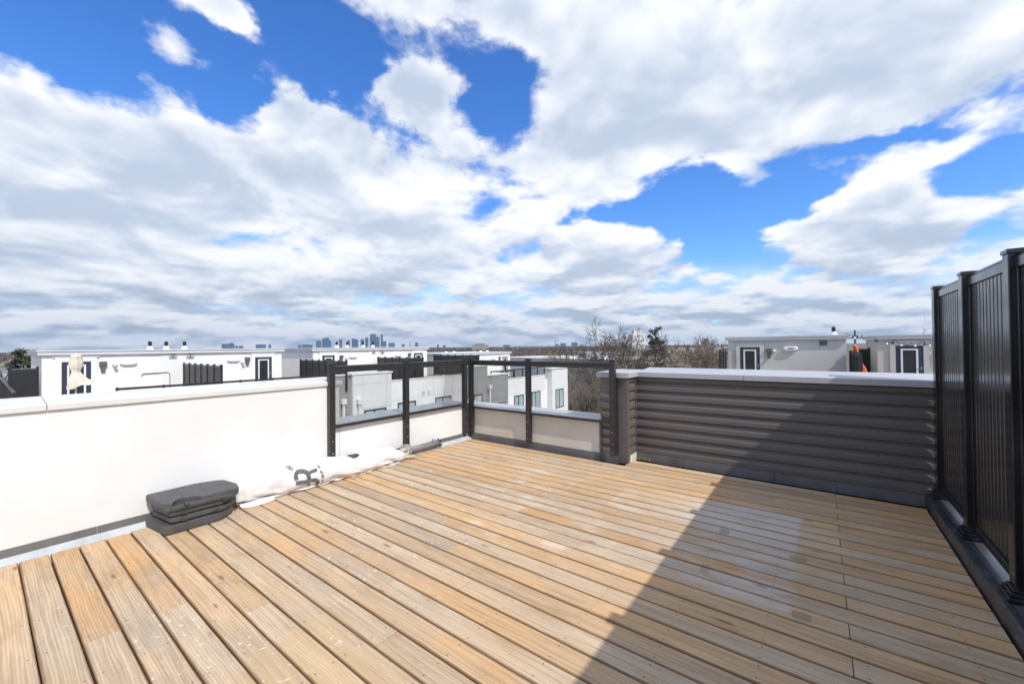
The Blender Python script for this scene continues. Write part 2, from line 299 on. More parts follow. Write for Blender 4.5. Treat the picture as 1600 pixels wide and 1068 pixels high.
# ------------------------------------------------------------------ helpers
def tag(o, label=None, cat=None, group=None, kind=None):
    if label: o['label'] = label
    if cat: o['category'] = cat
    if group: o['group'] = group
    if kind: o['kind'] = kind
    return o
def thing(name, loc, label, cat, group=None):
    o = bpy.data.objects.new(name, None); COL.objects.link(o); o.location = loc; o.empty_display_size = .2
    return tag(o, label, cat, group)
def wloc(o):
    v = Vector((0, 0, 0))
    while o: v = v + o.location; o = o.parent
    return v
def link(name, me, mat, parent=None, loc=None):
    o = bpy.data.objects.new(name, me); COL.objects.link(o)
    if mat and not me.materials: me.materials.append(MAT[mat])
    if parent: o.parent = parent
    if loc is not None: o.location = Vector(loc) - (wloc(parent) if parent else Vector((0, 0, 0)))
    return o
class MB:
    """collects geometry in world metres; build() links it as one object whose origin is its own base"""
    def __init__(s): s.vs = []; s.fs = []
    def add(s, vs, fs):
        k = len(s.vs); s.vs += [tuple(v) for v in vs]; s.fs += [tuple(i+k for i in f) for f in fs]; return s
    def box(s, x0, x1, y0, y1, z0, z1):
        return s.add([(x0,y0,z0),(x1,y0,z0),(x1,y1,z0),(x0,y1,z0),(x0,y0,z1),(x1,y0,z1),(x1,y1,z1),(x0,y1,z1)],
                     [(0,3,2,1),(4,5,6,7),(0,1,5,4),(1,2,6,5),(2,3,7,6),(3,0,4,7)])
    def prism(s, poly, axis, a0, a1):
        """closed polygon of 2-D points extruded along axis 'x','y','z'"""
        n = len(poly)
        def P3(p, a): return {'x': (a, p[0], p[1]), 'y': (p[0], a, p[1]), 'z': (p[0], p[1], a)}[axis]
        vs = [P3(p, a0) for p in poly] + [P3(p, a1) for p in poly]
        fs = [tuple(range(n))[::-1], tuple(range(n, 2*n))] + [(i, (i+1) % n, n+(i+1) % n, n+i) for i in range(n)]
        return s.add(vs, fs)
    def tube(s, pts, rad, n=8, cap=True):
        pts = [Vector(p) for p in pts]; rs = rad if hasattr(rad, '__len__') else [rad]*len(pts)
        vs = []; fs = []; ref = None
        for i, p in enumerate(pts):
            tdir = (pts[min(i+1, len(pts)-1)] - pts[max(i-1, 0)]).normalized()
            if ref is None: ref = tdir.orthogonal().normalized()
            ref = (ref - tdir*ref.dot(tdir)); ref = ref.normalized() if ref.length > 1e-6 else tdir.orthogonal().normalized()
            bi = tdir.cross(ref)
            for k in range(n):
                a = 2*math.pi*k/n; vs.append(p + (ref*math.cos(a) + bi*math.sin(a))*rs[i])
        for i in range(len(pts)-1):
            for k in range(n): fs.append((i*n+k, i*n+(k+1) % n, (i+1)*n+(k+1) % n, (i+1)*n+k))
        if cap: fs += [tuple(range(n))[::-1], tuple(range((len(pts)-1)*n, len(pts)*n))]
        return s.add(vs, fs)
    def lathe(s, c, prof, n=14):
        """prof: (radius, z) from bottom to top around the vertical through c"""
        vs = [(c[0]+r*math.cos(2*math.pi*k/n), c[1]+r*math.sin(2*math.pi*k/n), c[2]+z) for r, z in prof for k in range(n)]
        fs = [(i*n+k, i*n+(k+1) % n, (i+1)*n+(k+1) % n, (i+1)*n+k) for i in range(len(prof)-1) for k in range(n)]
        fs += [tuple(range(n))[::-1], tuple(range((len(prof)-1)*n, len(prof)*n))]
        return s.add(vs, fs)
    def mesh(s, name, mat, origin=None, bevel=0, seg=2, smooth=False):
        if origin is None:
            xs = list(zip(*s.vs)); origin = Vector(((min(xs[0])+max(xs[0]))/2, (min(xs[1])+max(xs[1]))/2, min(xs[2])))
        me = bpy.data.meshes.new(name)
        me.from_pydata([tuple(Vector(v)-Vector(origin)) for v in s.vs], [], s.fs)
        bm = bmesh.new(); bm.from_mesh(me); bmesh.ops.recalc_face_normals(bm, faces=bm.faces)
        if bevel:
            es = [e for e in bm.edges if len(e.link_faces) == 2 and e.calc_face_angle(0) > .5]
            bmesh.ops.bevel(bm, geom=es, offset=bevel, segments=seg, affect='EDGES', profile=.6)
        if smooth:
            for f in bm.faces: f.smooth = True
        bm.to_mesh(me); bm.free()
        if mat: me.materials.append(MAT[mat])
        return me, Vector(origin)
    def build(s, name, mat, parent=None, bevel=0, seg=2, smooth=False, origin=None):
        me, og = s.mesh(name, mat, origin, bevel, seg, smooth)
        return link(name, me, None, parent, og)
def solo(name, mb, mat, label, cat, group=None, **kw):
    return tag(mb.build(name, mat, None, **kw), label, cat, group)
def box(name, mat, parent, x0, x1, y0, y1, z0, z1, bevel=0, **kw):
    return MB().box(x0, x1, y0, y1, z0, z1).build(name, mat, parent, bevel=bevel, **kw)
def copytree(o, parent=None, off=None):
    c = o.copy(); COL.objects.link(c); c.parent = parent
    for ch in o.children: copytree(ch, c)
    if off is not None: c.location = o.location + Vector(off)
    return c

# ------------------------------------------------------------------ ground and air
g = MB().add([(-9000, -3000, -12), (6000, -3000, -12), (6000, 9500, -12), (-9000, 9500, -12)], [(0, 1, 2, 3)]).build('ground', 'land'); tag(g, kind='structure')

# ------------------------------------------------------------------ roof deck
deck = bpy.data.objects.new('deck', None); COL.objects.link(deck); tag(deck, kind='structure')
PITCHB, BW = .1466, .1405
XL0, XR0 = -4.555, .742
k = 0; y = -1.28
while y < 5.26:
    yb = y + PITCHB
    x1 = XR0
    x_right = XR0 if y < 4.83 else XR0
    x_left = XL0 + rnd.uniform(-.012, .012)
    segs = []
    if y + BW > 4.93: x_left = -1.955                      # beside the projecting wall end
    if y + BW > 5.29: break
    odd = k % 2
    if x_left > -2: segs = [(x_left, .10), (.104, XR0)] if odd else [(x_left, XR0)]
    else:
        cut = rnd.choice([-3.02, -2.62, -2.21, -1.8])
        segs = [(x_left, cut), (cut+.004, .10), (.104, XR0)] if odd else ([(x_left, XR0)] if rnd.random() < .5 else [(x_left, cut+.41), (cut+.414, XR0)])
    for a, c in segs:
        n = max(2, int((c-a)/.35)); prof = [(-.07, -.034), (-.07, -.006), (-.0675, -.0018), (-.063, 0), (.063, 0), (.0675, -.0018), (.07, -.006), (.07, -.034)]
        dz = rnd.uniform(-.0016, .0016); tilt = rnd.uniform(-.012, .012); dy = rnd.uniform(-.0012, .0012)
        vs = []; fs = []
        for i in range(n+1):
            xx = a + (c-a)*i/n; e1 = rnd.uniform(-.0013, .0013); e2 = rnd.uniform(-.0013, .0013)
            for (py, pz) in prof: vs.append((xx, y+BW/2+py+dy+(e1 if py < 0 else e2), pz+dz+py*tilt))
        L = len(prof)
        for i in range(n):
            for q in range(L): fs.append((i*L+q, i*L+(q+1) % L, (i+1)*L+(q+1) % L, (i+1)*L+q))
        fs += [tuple(range(L))[::-1], tuple(range(n*L, n*L+L))]
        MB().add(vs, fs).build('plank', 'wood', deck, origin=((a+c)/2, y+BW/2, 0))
    k += 1; y = yb
base = MB().box(-5.1, .98, -1.3, 5.6, -.2, -.055).build('deck_base', 'dark_base'); tag(base, kind='structure')

# ------------------------------------------------------------------ our own roof: parapets
own = thing('townhouse', (.5, 1, -12), 'townhouse body under the wooden roof deck in the foreground', 'house')
box('wall', 'stucco', own, -5.0, 7.0, -4.0, 5.58, -12, -.2)
box('roof_membrane', 'roof_flat', own, 1.0, 7.0, -4.0, 5.58, -.195, -.06)

def coping_y(parent, xi, xo, y0, y1, z, h, rise, mat='coping_white', name='coping'):
    return MB().prism([(xi, z), (xi, z+h), (xi-.012, z+h+.004), (xo, z+h+rise), (xo-.004, z), (xo+.02, z), (xo+.02, z+.02), (xi-.02, z+.02), (xi-.02, z)], 'y', y0, y1).build(name, mat, parent, bevel=.003, seg=1)
def coping_x(parent, yi, yo, x0, x1, z, h, rise, mat, name='coping'):
    return MB().prism([(yi, z), (yi, z+h), (yi+.012, z+h+.004), (yo, z+h+rise), (yo+.004, z), (yo-.02, z), (yo-.02, z+.02), (yi+.02, z+.02), (yi+.02, z)], 'x', x0, x1).build(name, mat, parent, bevel=.003, seg=1)

pw = thing('parapet_wall', (-4.83, .7, -.05), 'tall white stucco parapet wall along the left side of the deck', 'wall')
box('stucco_wall', 'stucco', pw, -5.02, -4.65, -1.3, 2.66, -.055, 1.075, bevel=.008)
coping_y(pw, -4.628, -5.06, -1.3, .318, 1.052, .046, .036); coping_y(pw, -4.628, -5.06, .322, 2.69, 1.052, .046, .036)
for a, c in ((-1.3, .586), (.59, 2.70)): box('base_flashing', 'flashing', pw, -4.652, -4.642, a, c, .026, .09)
MB().prism([(-4.648, -.05), (-4.648, .03), (-4.64, .03), (-4.60, -.022), (-4.50, -.036), (-4.50, -.05)], 'y', -1.3, 2.70).build('membrane_strip', 'membrane_pale', pw)

lw = thing('low_wall', (-4.83, 3.8, -.05), 'low white stucco wall under the two sunlit glass panels, behind the folded umbrella', 'wall')
box('stucco_wall', 'stucco', lw, -5.02, -4.65, 2.663, 4.965, -.055, .552, bevel=.006)
coping_y(lw, -4.637, -5.06, 2.666, 4.93, .54, .032, .012, 'coping_grey')
for a, c in ((2.703, 3.9), (3.904, 4.96)): box('base_flashing', 'flashing', lw, -4.652, -4.642, a, c, .026, .09)
MB().prism([(-4.648, -.05), (-4.648, .03), (-4.64, .03), (-4.60, -.022), (-4.50, -.036), (-4.50, -.05)], 'y', 2.703, 4.94).build('membrane_strip', 'membrane_pale', lw)

bw = thing('low_wall', (-3.6, 5.15, -.05), 'low beige stucco wall in half shade under the two rear glass panels', 'wall')
box('stucco_wall', 'stucco_beige', bw, -5.02, -2.338, 4.97, 5.34, -.055, .495, bevel=.006)
coping_x(bw, 4.95, 5.38, -5.06, -3.702, .484, .032, .012, 'coping_grey'); coping_x(bw, 4.95, 5.38, -3.698, -2.34, .484, .032, .012, 'coping_grey')
for a, c in ((-4.64, -3.83), (-3.826, -2.78), (-2.776, -2.335)): box('base_flashing', 'flashing', bw, a, c, 4.958, 4.972, -.03, .085)

# dark metal siding parapet with its projecting end
sp = thing('siding_parapet', (-.55, 5.4, -.05), 'dark grey lapped metal siding parapet with pale grey cap, half in shadow', 'wall')
box('core_wall', 'dark_base', sp, -1.99, .96, 5.344, 5.70, -.055, 1.08)
box('end_core', 'dark_base', sp, -2.334, -1.991, 5.046, 5.70, -.055, 1.075)
def lap(plane, z0, z1, d=1):
    p = [(-.008, z0+.012), (.0235, z0+.001), (.025, z0+.004), (.0225, z0+.046), (-.003, z0+.104), (-.003, z1), (-.008, z1)]
    return p
LAPP = .1172; z = .083; i = 0
while z < 1.06:
    zt = min(z+LAPP+.003, 1.085)
    pf = [(5.335-dq, zz if zz < zt else zt) for dq, zz in lap(0, z, zt)]
    MB().prism(pf, 'x', -1.962, .862).build('siding_board', 'siding', sp)
    pf2 = [(5.037-dq, min(zz, zt)) for dq, zz in lap(0, z, zt)]
    MB().prism(pf2, 'x', -2.334, -2.092).build('end_siding_board', 'siding', sp)
    pf3 = [(-1.982+dq*.9, min(zz, zt)) for dq, zz in lap(0, z, zt)]
    MB().prism(pf3, 'y', 5.072, 5.296).build('end_siding_board', 'siding', sp)
    z += LAPP; i += 1
box('base_flashing', 'flashing', sp, -2.334, -2.092, 5.0, 5.037, -.03, .082)
MB().prism([(-2.09, 5.004), (-1.955, 5.004), (-1.955, 5.07), (-1.975, 5.07), (-1.975, 5.022), (-2.09, 5.022)], 'z', -.02, 1.078).build('corner_trim', 'siding_trim', sp, bevel=.003)
box('edge_trim', 'siding_trim', sp, -1.988, -1.952, 5.298, 5.312, .03, 1.078)
box('edge_trim', 'siding_trim', sp, .862, .885, 5.305, 5.335, .03, 1.078)
box('end_base', 'coping_white', sp, -1.992, -1.957, 5.072, 5.30, -.03, .078)
for a, c in ((-1.955, -1.37), (-1.366, -.42), (-.416, .12), (.124, .76)): box('base_flashing', 'flashing', sp, a, c, 5.309, 5.335, -.03, .081)
coping_x(sp, 5.288, 5.76, -1.93, -.70, 1.078, .062, .042, 'coping_grey', 'cap'); coping_x(sp, 5.288, 5.76, -.696, .97, 1.078, .062, .042, 'coping_grey', 'cap')
MB().prism([(-2.37, 4.972), (-1.926, 4.972), (-1.926, 5.284), (-1.936, 5.76), (-2.37, 5.76)], 'z', 1.078, 1.146).build('end_cap', 'coping_grey', sp, bevel=.004, seg=1)
w_ = MB()
for i in range(60):
    cx, cy = -1.86+rnd.gauss(0, .07), 5.285+rnd.uniform(-.01, .02); a = rnd.uniform(0, 6.28); h = rnd.uniform(.01, .04)
    w_.add([(cx, cy, -.01), (cx+.012*math.cos(a), cy+.012*math.sin(a), -.01), (cx+rnd.gauss(0, .014), cy+rnd.gauss(0, .012), h)], [(0, 1, 2)])
tag(w_.build('moss', 'yellow_bush'), 'small tuft of yellow-green moss at the foot of the siding', 'moss', kind='stuff')

# ------------------------------------------------------------------ glass railings
def railing(name, along, n0, n1, posts, zt, zb0, label, pbot):
    """along 'y' (plane X) or 'x' (plane Y); n0..n1 thickness range; posts list of (a0,a1)"""
    def bx(mb, a0, a1, m0, m1, z0, z1): return mb.box(m0, m1, a0, a1, z0, z1) if along == 'y' else mb.box(a0, a1, m0, m1, z0, z1)
    mid = (n0+n1)/2
    c = (mid, (posts[0][0]+posts[-1][1])/2, pbot) if along == 'y' else ((posts[0][0]+posts[-1][1])/2, mid, pbot)
    r = thing(name, c, label, 'railing')
    for a0, a1 in posts:
        p = bx(MB(), a0, a1, n0, n1, pbot, zt+.004).build('post', 'rail_metal', r, bevel=.004)
        bx(MB(), a0-.004, a1+.004, n0-.004, n1+.004, zt+.006, zt+.018).build('post_cap', 'rail_metal', p, bevel=.004)
        for zz in (pbot+.05, pbot+.16, pbot+.30):
            am = (a0+a1)/2
            b_ = MB()
            if along == 'y': b_.tube([(n1-.001, am, zz), (n1+.006, am, zz)], .008, 8)
            else: b_.tube([(am, n0+.001, zz), (am, n0-.006, zz)], .008, 8)
            b_.build('bolt', 'pole_grey', p)
    for (a0, a1), (b0, b1) in zip(posts[:-1], posts[1:]):
        t_ = bx(MB(), a1+.001, b0-.001, n0+.006, n1-.006, zt-.1, zt-.058).build('top_rail', 'rail_metal', r, bevel=.004)
        bx(MB(), a1+.001, b0-.001, n0+.001, n1-.001, zt-.056, zt-.018).build('rail_cap', 'rail_metal', t_, bevel=.008)
        bx(MB(), a1+.001, b0-.001, n0+.012, n1-.012, zb0, zb0+.036).build('bottom_rail', 'rail_metal', r, bevel=.004)
        bx(MB(), a1+.004, b0-.004, mid-.004, mid+.004, zb0+.037, zt-.101).build('glass_pane', 'rail_glass', r)
        for e0, e1 in ((a1+.001, a1+.012), (b0-.012, b0-.001)): bx(MB(), e0, e1, mid-.013, mid+.013, zb0+.037, zt-.101).build('glazing_bead', 'rail_metal', r)
railing('glass_railing', 'y', -4.646, -4.578, [(2.50, 2.568), (3.588, 3.656), (4.765, 4.833)], 1.305, .548, 'black framed glass railing with two panels along the left wall', .10)
railing('glass_railing', 'x', 4.888, 4.956, [(-4.618, -4.55), (-3.468, -3.40), (-2.152, -2.084)], 1.298, .492, 'black framed glass railing with two panels beside the dark siding', .085)

# ------------------------------------------------------------------ privacy screens
def slat_mesh(wd, h, mat, depth=.022):
    q = wd/2
    return MB().prism([(-q, -depth/2+.008), (-q+.01, -depth/2), (q-.012, -depth/2), (q-.004, -depth/2+.008), (q, -depth/2+.008), (q, depth/2), (-q, depth/2)], 'z', 0, h).mesh('slat', mat, (0, 0, 0))[0]
fence = thing('privacy_screen', (.865, 2.0, .1), 'tall glossy black metal privacy screen standing along the right edge of the deck', 'fence')
FPY = [5.240, 4.30, 3.42, 2.53, 1.64, .75, -.14, -1.03]
FT = 1.975
pm = MB().box(-.045, .045, -.045, .045, 0, FT-.1).mesh('post', 'fence_metal', (0, 0, 0), bevel=.005)[0]
cm = MB().prism([(-.05, -.05), (.05, -.05), (.05, .05), (-.05, .05)], 'z', FT-.099, FT-.078)
cm.add([(-.05, -.05, FT-.078), (.05, -.05, FT-.078), (.05, .05, FT-.078), (-.05, .05, FT-.078), (0, 0, FT-.07)], [(0, 1, 4), (1, 2, 4), (2, 3, 4), (3, 0, 4)])
cm = cm.mesh('post_cap', 'fence_metal', (0, 0, 0))[0]
km = MB().box(-.08, .08, -.08, .08, .001, .028).box(-.068, .068, -.068, .068, .0285, .05).box(-.056, .056, -.056, .056, .0505, .066).mesh('base_skirt', 'fence_metal', (0, 0, 0), bevel=.005)[0]
SLW = .0682
sm = slat_mesh(SLW-.002, 1.669, 'fence_slat')
def fbox(*a): return MB().box(*a)
for i, py in enumerate(FPY):
    px = .865 + (-.004 if i == 1 else .003 if i == 0 else 0)
    p = link('post', pm, None, fence, (px, py, .101)); link('post_cap', cm, None, p, (px, py, .101)); link('base_skirt', km, None, p, (px, py, .1))
    if i:
        y0, y1 = py+.046, FPY[i-1]-.046
        tr = fbox(.842, .888, y0, y1, 1.892, 1.952).build('top_rail', 'fence_metal', fence, bevel=.004); fbox(.848, .882, y0, y1, 1.953, 1.972).build('rail_cap', 'fence_metal', tr, bevel=.006)
        fbox(.842, .888, y0, y1, .165, .225).build('bottom_rail', 'fence_metal', fence, bevel=.004)
        for a, c in ((y0, y0+.03), (y1-.03, y1)): fbox(.845, .885, a, c, .226, 1.891).build('side_channel', 'fence_metal', fence, bevel=.003)
        n = round((y1-y0-.06)/SLW); st = (y1-y0-.06)/n
        for q in range(n):
            s_ = link('slat', sm, None, fence, (.865, y0+.03+st*(q+.5), .224)); s_.rotation_euler = (0, 0, -math.pi/2)
curb = thing('fence_curb', (.87, 2, -.03), 'black membrane covered curb under the right privacy screen', 'curb')
MB().prism([(.752, -.05), (.757, .094), (.768, .1), (.985, .1), (.99, -.05)], 'y', -1.3, 5.30).build('curb_body', 'curb_membrane', curb)
for i in range(len(FPY)-1):
    y1, y0 = FPY[i]-.10, FPY[i+1]+.10
    MB().prism([(.80+rnd.uniform(-.01, .01), y0), (.93, y0-.0), (.93, y1), (.80, y1+.0)], 'z', .1015, .1045).build('membrane_patch', 'curb_patch', curb)
    yy = (y0+y1)/2+rnd.uniform(-.1, .1)
    MB().prism([(.7505, -.03), (.755, .0955), (.767, .1025), (.86, .1035), (.86, .1005), (.77, .0995), (.758, .093), (.7535, -.03)], 'y', yy, yy+.11).build('membrane_lap', 'curb_membrane', curb)

# ------------------------------------------------------------------ stacked umbrella base weights
def rpoly(pts, radii, n=5):
    """rounded polygon"""
    out = []; N = len(pts)
    for i in range(N):
        p, a, c = Vector(pts[i]), Vector(pts[i-1]), Vector(pts[(i+1) % N]); r = radii[i] if hasattr(radii, '__len__') else radii
        if r <= 0: out.append(tuple(p)); continue
        va, vc = (a-p).normalized(), (c-p).normalized(); ang = va.angle(vc); tl = min(r/math.tan(ang/2), (a-p).length*.48, (c-p).length*.48)
        p0, p1 = p+va*tl, p+vc*tl
        for k in range(n+1):
            f = k/n; out.append(tuple((1-f)**2*p0 + 2*f*(1-f)*p + f*f*p1))
    return out
def plate(mb, poly, z0, z1, inset_top=.012, inset_bot=.0, steps=None):
    c = Vector((sum(p[0] for p in poly)/len(poly), sum(p[1] for p in poly)/len(poly)))
    def ins(d): return [tuple(Vector(p)+(c-Vector(p)).normalized()*d) for p in poly]
    h = z1-z0
    lay = [(ins(inset_bot+.003), z0), (ins(inset_bot), z0+.003), (ins(0), z0+h*.35), (ins(0), z1-.007), (ins(.0025), z1-.002), (ins(.007), z1), (ins(max(.009, inset_top)), z1)]
    n = len(poly); vs = []; fs = []
    for pl, zz in lay: vs += [(p[0], p[1], zz) for p in pl]
    for i in range(len(lay)-1):
        for k in range(n): fs.append((i*n+k, i*n+(k+1) % n, (i+1)*n+(k+1) % n, (i+1)*n+k))
    fs += [tuple(range(n))[::-1], tuple(range((len(lay)-1)*n, len(lay)*n))]
    return mb.add(vs, fs)
GW = 'stacked umbrella base weights'
bot = rpoly([(-4.60, .865), (-4.205, .915), (-4.195, 1.30), (-4.30, 1.425), (-4.60, 1.43)], [.03, .035, .10, .08, .05])
o = thing('base_weight', (-4.4, 1.15, 0), 'grey plastic umbrella base weight at the bottom of the stack, resting on the deck', 'base weight', GW)
plate(MB(), bot, .003, .074, .03, .004).build('shell', 'plastic_grey', o)
mid = rpoly([(-4.585, .905), (-4.215, .955), (-4.20, 1.33), (-4.29, 1.43), (-4.585, 1.43)], [.03, .03, .08, .07, .05])
for zz, lab, dx in ((.076, 'grey plastic umbrella base weight, second from the bottom of the stack', 0), (.132, 'grey plastic umbrella base weight just under the topmost one', .006)):
    o = thing('base_weight', (-4.4, 1.15, zz), lab, 'base weight', GW)
    pl = [(p[0]+dx, p[1]-dx*1.5) for p in mid]
    plate(MB(), pl, zz+.001, zz+.053, .022, .02).build('shell', 'plastic_grey', o)
    for yy in (1.02, 1.27): MB().box(-4.30, -4.196, yy, yy+.035, zz+.012, zz+.03).build('slot', 'plastic_dark', o)
o = thing('base_weight', (-4.4, 1.15, .188), 'topmost grey plastic umbrella base weight with curved hand recess', 'base weight', GW)
arc = [(-4.185+(-.085)*math.sin(math.pi*k/8)**.7, .955+.20*k/8) for k in range(9)]
top = rpoly([(-4.62, .872), (-4.215, .908)] + arc + [(-4.165, 1.425), (-4.31, 1.455), (-4.56, 1.42), (-4.63, 1.22)], [.03, .02] + [0]*len(arc) + [.03, .06, .10, .10])
plate(MB(), top, .20, .262, .014, .006).build('shell', 'plastic_grey', o)
und = rpoly([(-4.60, .885), (-4.192, .915), (-4.165, 1.40), (-4.31, 1.43), (-4.60, 1.40)], [.02, .03, .04, .05, .05])
plate(MB(), und, .187, .226, .01, .008).build('lower_lip', 'plastic_grey', o)
MB().tube([(-4.205, 1.05, .225), (-4.185, 1.05, .226), (-4.172, 1.05, .216)], [.016, .016, .01], 10).build('plug', 'plastic_dark', o)
MB().box(-4.225, -4.157, 1.30, 1.335, .186, .20).build('slot', 'plastic_dark', o)

# ------------------------------------------------------------------ folded cantilever umbrella in its white cover
from mathutils import noise as mn
KEY = [(1.475, -4.52, .05, .10), (1.50, -4.505, .105, .19), (1.58, -4.50, .135, .265), (1.75, -4.49, .148, .288), (2.05, -4.475, .155, .275), (2.4, -4.46, .16, .250), (2.62, -4.46, .16, .222),
       (2.76, -4.455, .15, .165), (2.9, -4.46, .158, .215), (3.1, -4.47, .152, .22), (3.25, -4.475, .138, .198), (3.36, -4.48, .115, .15), (3.44, -4.485, .08, .105)]
def bagk(Y):
    for (a, b_) in zip(KEY[:-1], KEY[1:]):
        if a[0] <= Y <= b_[0]:
            f = (Y-a[0])/(b_[0]-a[0]); f = f*f*(3-2*f); return [a[i]+(b_[i]-a[i])*f for i in range(1, 4)]
    return KEY[-1][1:] if Y > KEY[-1][0] else KEY[0][1:]
def bagp(Y, th, wrinkle=1.0):
    cx, a, h = bagk(Y); c_, s_ = math.cos(th), math.sin(th)
    e = .78
    X = cx + a*math.copysign(abs(c_)**e, c_); Z = h/2*(1+math.copysign(abs(s_)**e, s_))
    wv = mn.noise(Vector((Y*9, th*2.2, 1.7)))*.016 + mn.noise(Vector((Y*24, th*3.5, 4.2)))*.008 + mn.noise(Vector((Y*55, th*6, 2.2)))*.003
    damp = 1-.85*math.exp(-((Y-2.17)/.24)**2); wv *= damp
    wv += damp*(.014+.012*max(0, .2-s_))*(.35-abs(mn.noise(Vector((Y*5.5+th*1.1, th*1.6, 8.3))))*2.2)
    low = max(0, -s_)*.6+.5
    return Vector((min(X + c_*wv*wrinkle*low*1.3, -4.652+.004+max(0, X+4.65)), Y, max(.004, Z + s_*wv*wrinkle*low)))
um = thing('folded_umbrella', (-4.47, 2.8, 0), 'folded patio umbrella in a white canvas cover with grey monogram, lying against the wall', 'umbrella')
nv, nu = 130, 44; vs = []; fs = []
for i in range(nv+1):
    Y = KEY[0][0]+(KEY[-1][0]-KEY[0][0])*i/nv
    for k in range(nu): vs.append(bagp(Y, 2*math.pi*k/nu))
for i in range(nv):
    for k in range(nu): fs.append((i*nu+k, i*nu+(k+1) % nu, (i+1)*nu+(k+1) % nu, (i+1)*nu+k))
fs += [tuple(range(nu))[::-1], tuple(range(nv*nu, nv*nu+nu))]
cov = MB().add(vs, fs).build('cover', 'canvas_white', um, smooth=True)
# zip seam along the upper back, hem at the foot
seam = [bagp(1.56+1.0*i/30, 1.95, .4)+Vector((0, 0, .003)) for i in range(31)]
MB().tube(seam, .0045, 6).build('seam', 'canvas_white', cov)
hem = [bagp(1.50+1.85*i/40, -1.05, .6)+Vector((.016+.006*math.sin(i*.55), 0, .002)) for i in range(41)]
MB().tube(hem, [.009+.004*math.sin(i*.8)**2 for i in range(41)], 8).build('hem', 'canvas_white', cov, smooth=True)
fl = MB(); fv = []
for i in range(13):
    yy = 1.50+.30*i/12; wd_ = .055*math.sin(math.pi*i/12)**.6; fv += [(-4.375, yy, .035), (-4.36+wd_*.5, yy+.004*math.sin(i*2), .022+.006*math.sin(i*1.9)), (-4.355+wd_, yy+.01, .005)]
fl.add(fv, [(i*3+k, i*3+k+1, i*3+4+k, i*3+3+k) for i in range(12) for k in range(2)])
fl.build('flap', 'canvas_white', cov, smooth=True)
MB().tube([(-4.60, 2.66, .175), (-4.555, 2.72, .176), (-4.53, 2.80, .172), (-4.54, 2.88, .165)], [.012, .035, .04, .012], 8).build('folded_lining', 'plastic_dark', um, smooth=True)
# printed monogram and letters, wrapped on the cover
def onbag(u, v):
    """u,v: print coordinates in metres along the cover and up it"""
    Y = 1.90+u; z = v
    cx, a, h = bagk(Y); s_ = max(-.98, min(.98, (z-h/2)/(h/2))); s_ = math.copysign(abs(s_)**(1/.78), s_); th = math.asin(s_)
    return bagp(Y, th)+Vector((.011*math.cos(th), 0, .008*math.sin(th)+.002))
def stroke(mb, pts, wd):
    pts = [Vector(p) for p in pts]; dense = []
    for a, c in zip(pts[:-1], pts[1:]):
        n = max(1, int((c-a).length/.01)); dense += [a+(c-a)*i/n for i in range(n)]
    dense.append(pts[-1]); row = []
    for i, p in enumerate(dense):
        tdir = (dense[min(i+1, len(dense)-1)]-dense[max(i-1, 0)]).normalized(); nn = Vector((-tdir.y, tdir.x))
        row.append([p+nn*wd*f for f in (-.5, -.25, 0, .25, .5)])
    vs = [onbag(q.x, q.y) for r in row for q in r]
    mb.add(vs, [(i*5+k, i*5+k+1, (i+1)*5+k+1, (i+1)*5+k) for i in range(len(dense)-1) for k in range(4)])
def C(u, v):   # drawing units of the print to metres on the cover
    x = 430+u/13.333; yq = 710+v/13.333
    Y = 1.942+.0066*(x-452); z = .082-.0063*(yq-760)-.00178*(x-452); return (Y-1.90, .032+z*.9)
lg = MB()
stroke(lg, [C(405, 540), C(390, 470), C(395, 410), C(430, 365), C(490, 345), C(560, 345), C(615, 370), C(640, 410), C(652, 480), C(655, 550)], .036)
stroke(lg, [C(645, 385), C(720, 345), C(830, 300)], .028)
stroke(lg, [C(392, 622), C(540, 600), C(680, 582)], .036)
stroke(lg, [C(690, 565), C(760, 548), C(815, 560), C(848, 600), C(852, 650), C(830, 685)], .034)
stroke(lg, [C(630, 664), C(695, 654)], .020)
lg.build('monogram', 'print_grey', cov)
lt = MB()
LET = {'A': [[(0, 0), (.5, 1), (1, 0)], [(.2, .4), (.8, .4)]], 'R': [[(0, 0), (0, 1), (.7, 1), (.9, .75), (.7, .5), (0, .5)], [(.45, .5), (1, 0)]],
       'F': [[(0, 0), (0, 1), (.9, 1)], [(0, .5), (.7, .5)]], 'Y': [[(0, 1), (.5, .5), (1, 1)], [(.5, .5), (.5, 0)]]}
for ch, cu, cv in (('A', 945, 600), ('R', 945, 475), ('F', 925, 365), ('Y', 890, 270)):
    for ln in LET[ch]: stroke(lt, [C(cu+30-60*q[1], cv-60*q[0]) for q in ln], .0075)
lt.build('lettering', 'print_grey', cov)
rg = MB()
stroke(rg, [C(330+52*math.cos(i*.4), 290+34*math.sin(i*.4)) for i in range(17)], .006)
stroke(rg, [C(318, 302), C(318, 278), C(340, 278), C(342, 290), C(320, 290), C(344, 302)], .005)
rg.build('registered_mark', 'print_grey', cov)
for pts in ([(-4.52, 3.40, .10), (-4.49, 3.47, .13), (-4.45, 3.54, .115), (-4.43, 3.52, .075), (-4.47, 3.43, .06)], [(-4.42, 3.40, .05), (-4.37, 3.47, .055), (-4.34, 3.55, .045), (-4.36, 3.56, .02), (-4.42, 3.48, .012), (-4.43, 3.42, .03)]):
    q = [Vector(p) for p in pts]; vs = []
    for i, p in enumerate(q + [q[0]]): vs += [p+Vector((0, 0, .016)), p-Vector((0, 0, .016)), p-Vector((.008, .006, .016)), p+Vector((-.008, -.006, .016))]
    MB().add(vs, [(i*4+k, i*4+(k+1) % 4, i*4+4+(k+1) % 4, i*4+4+k) for i in range(len(q)) for k in range(4)]).build('strap', 'strap', um)
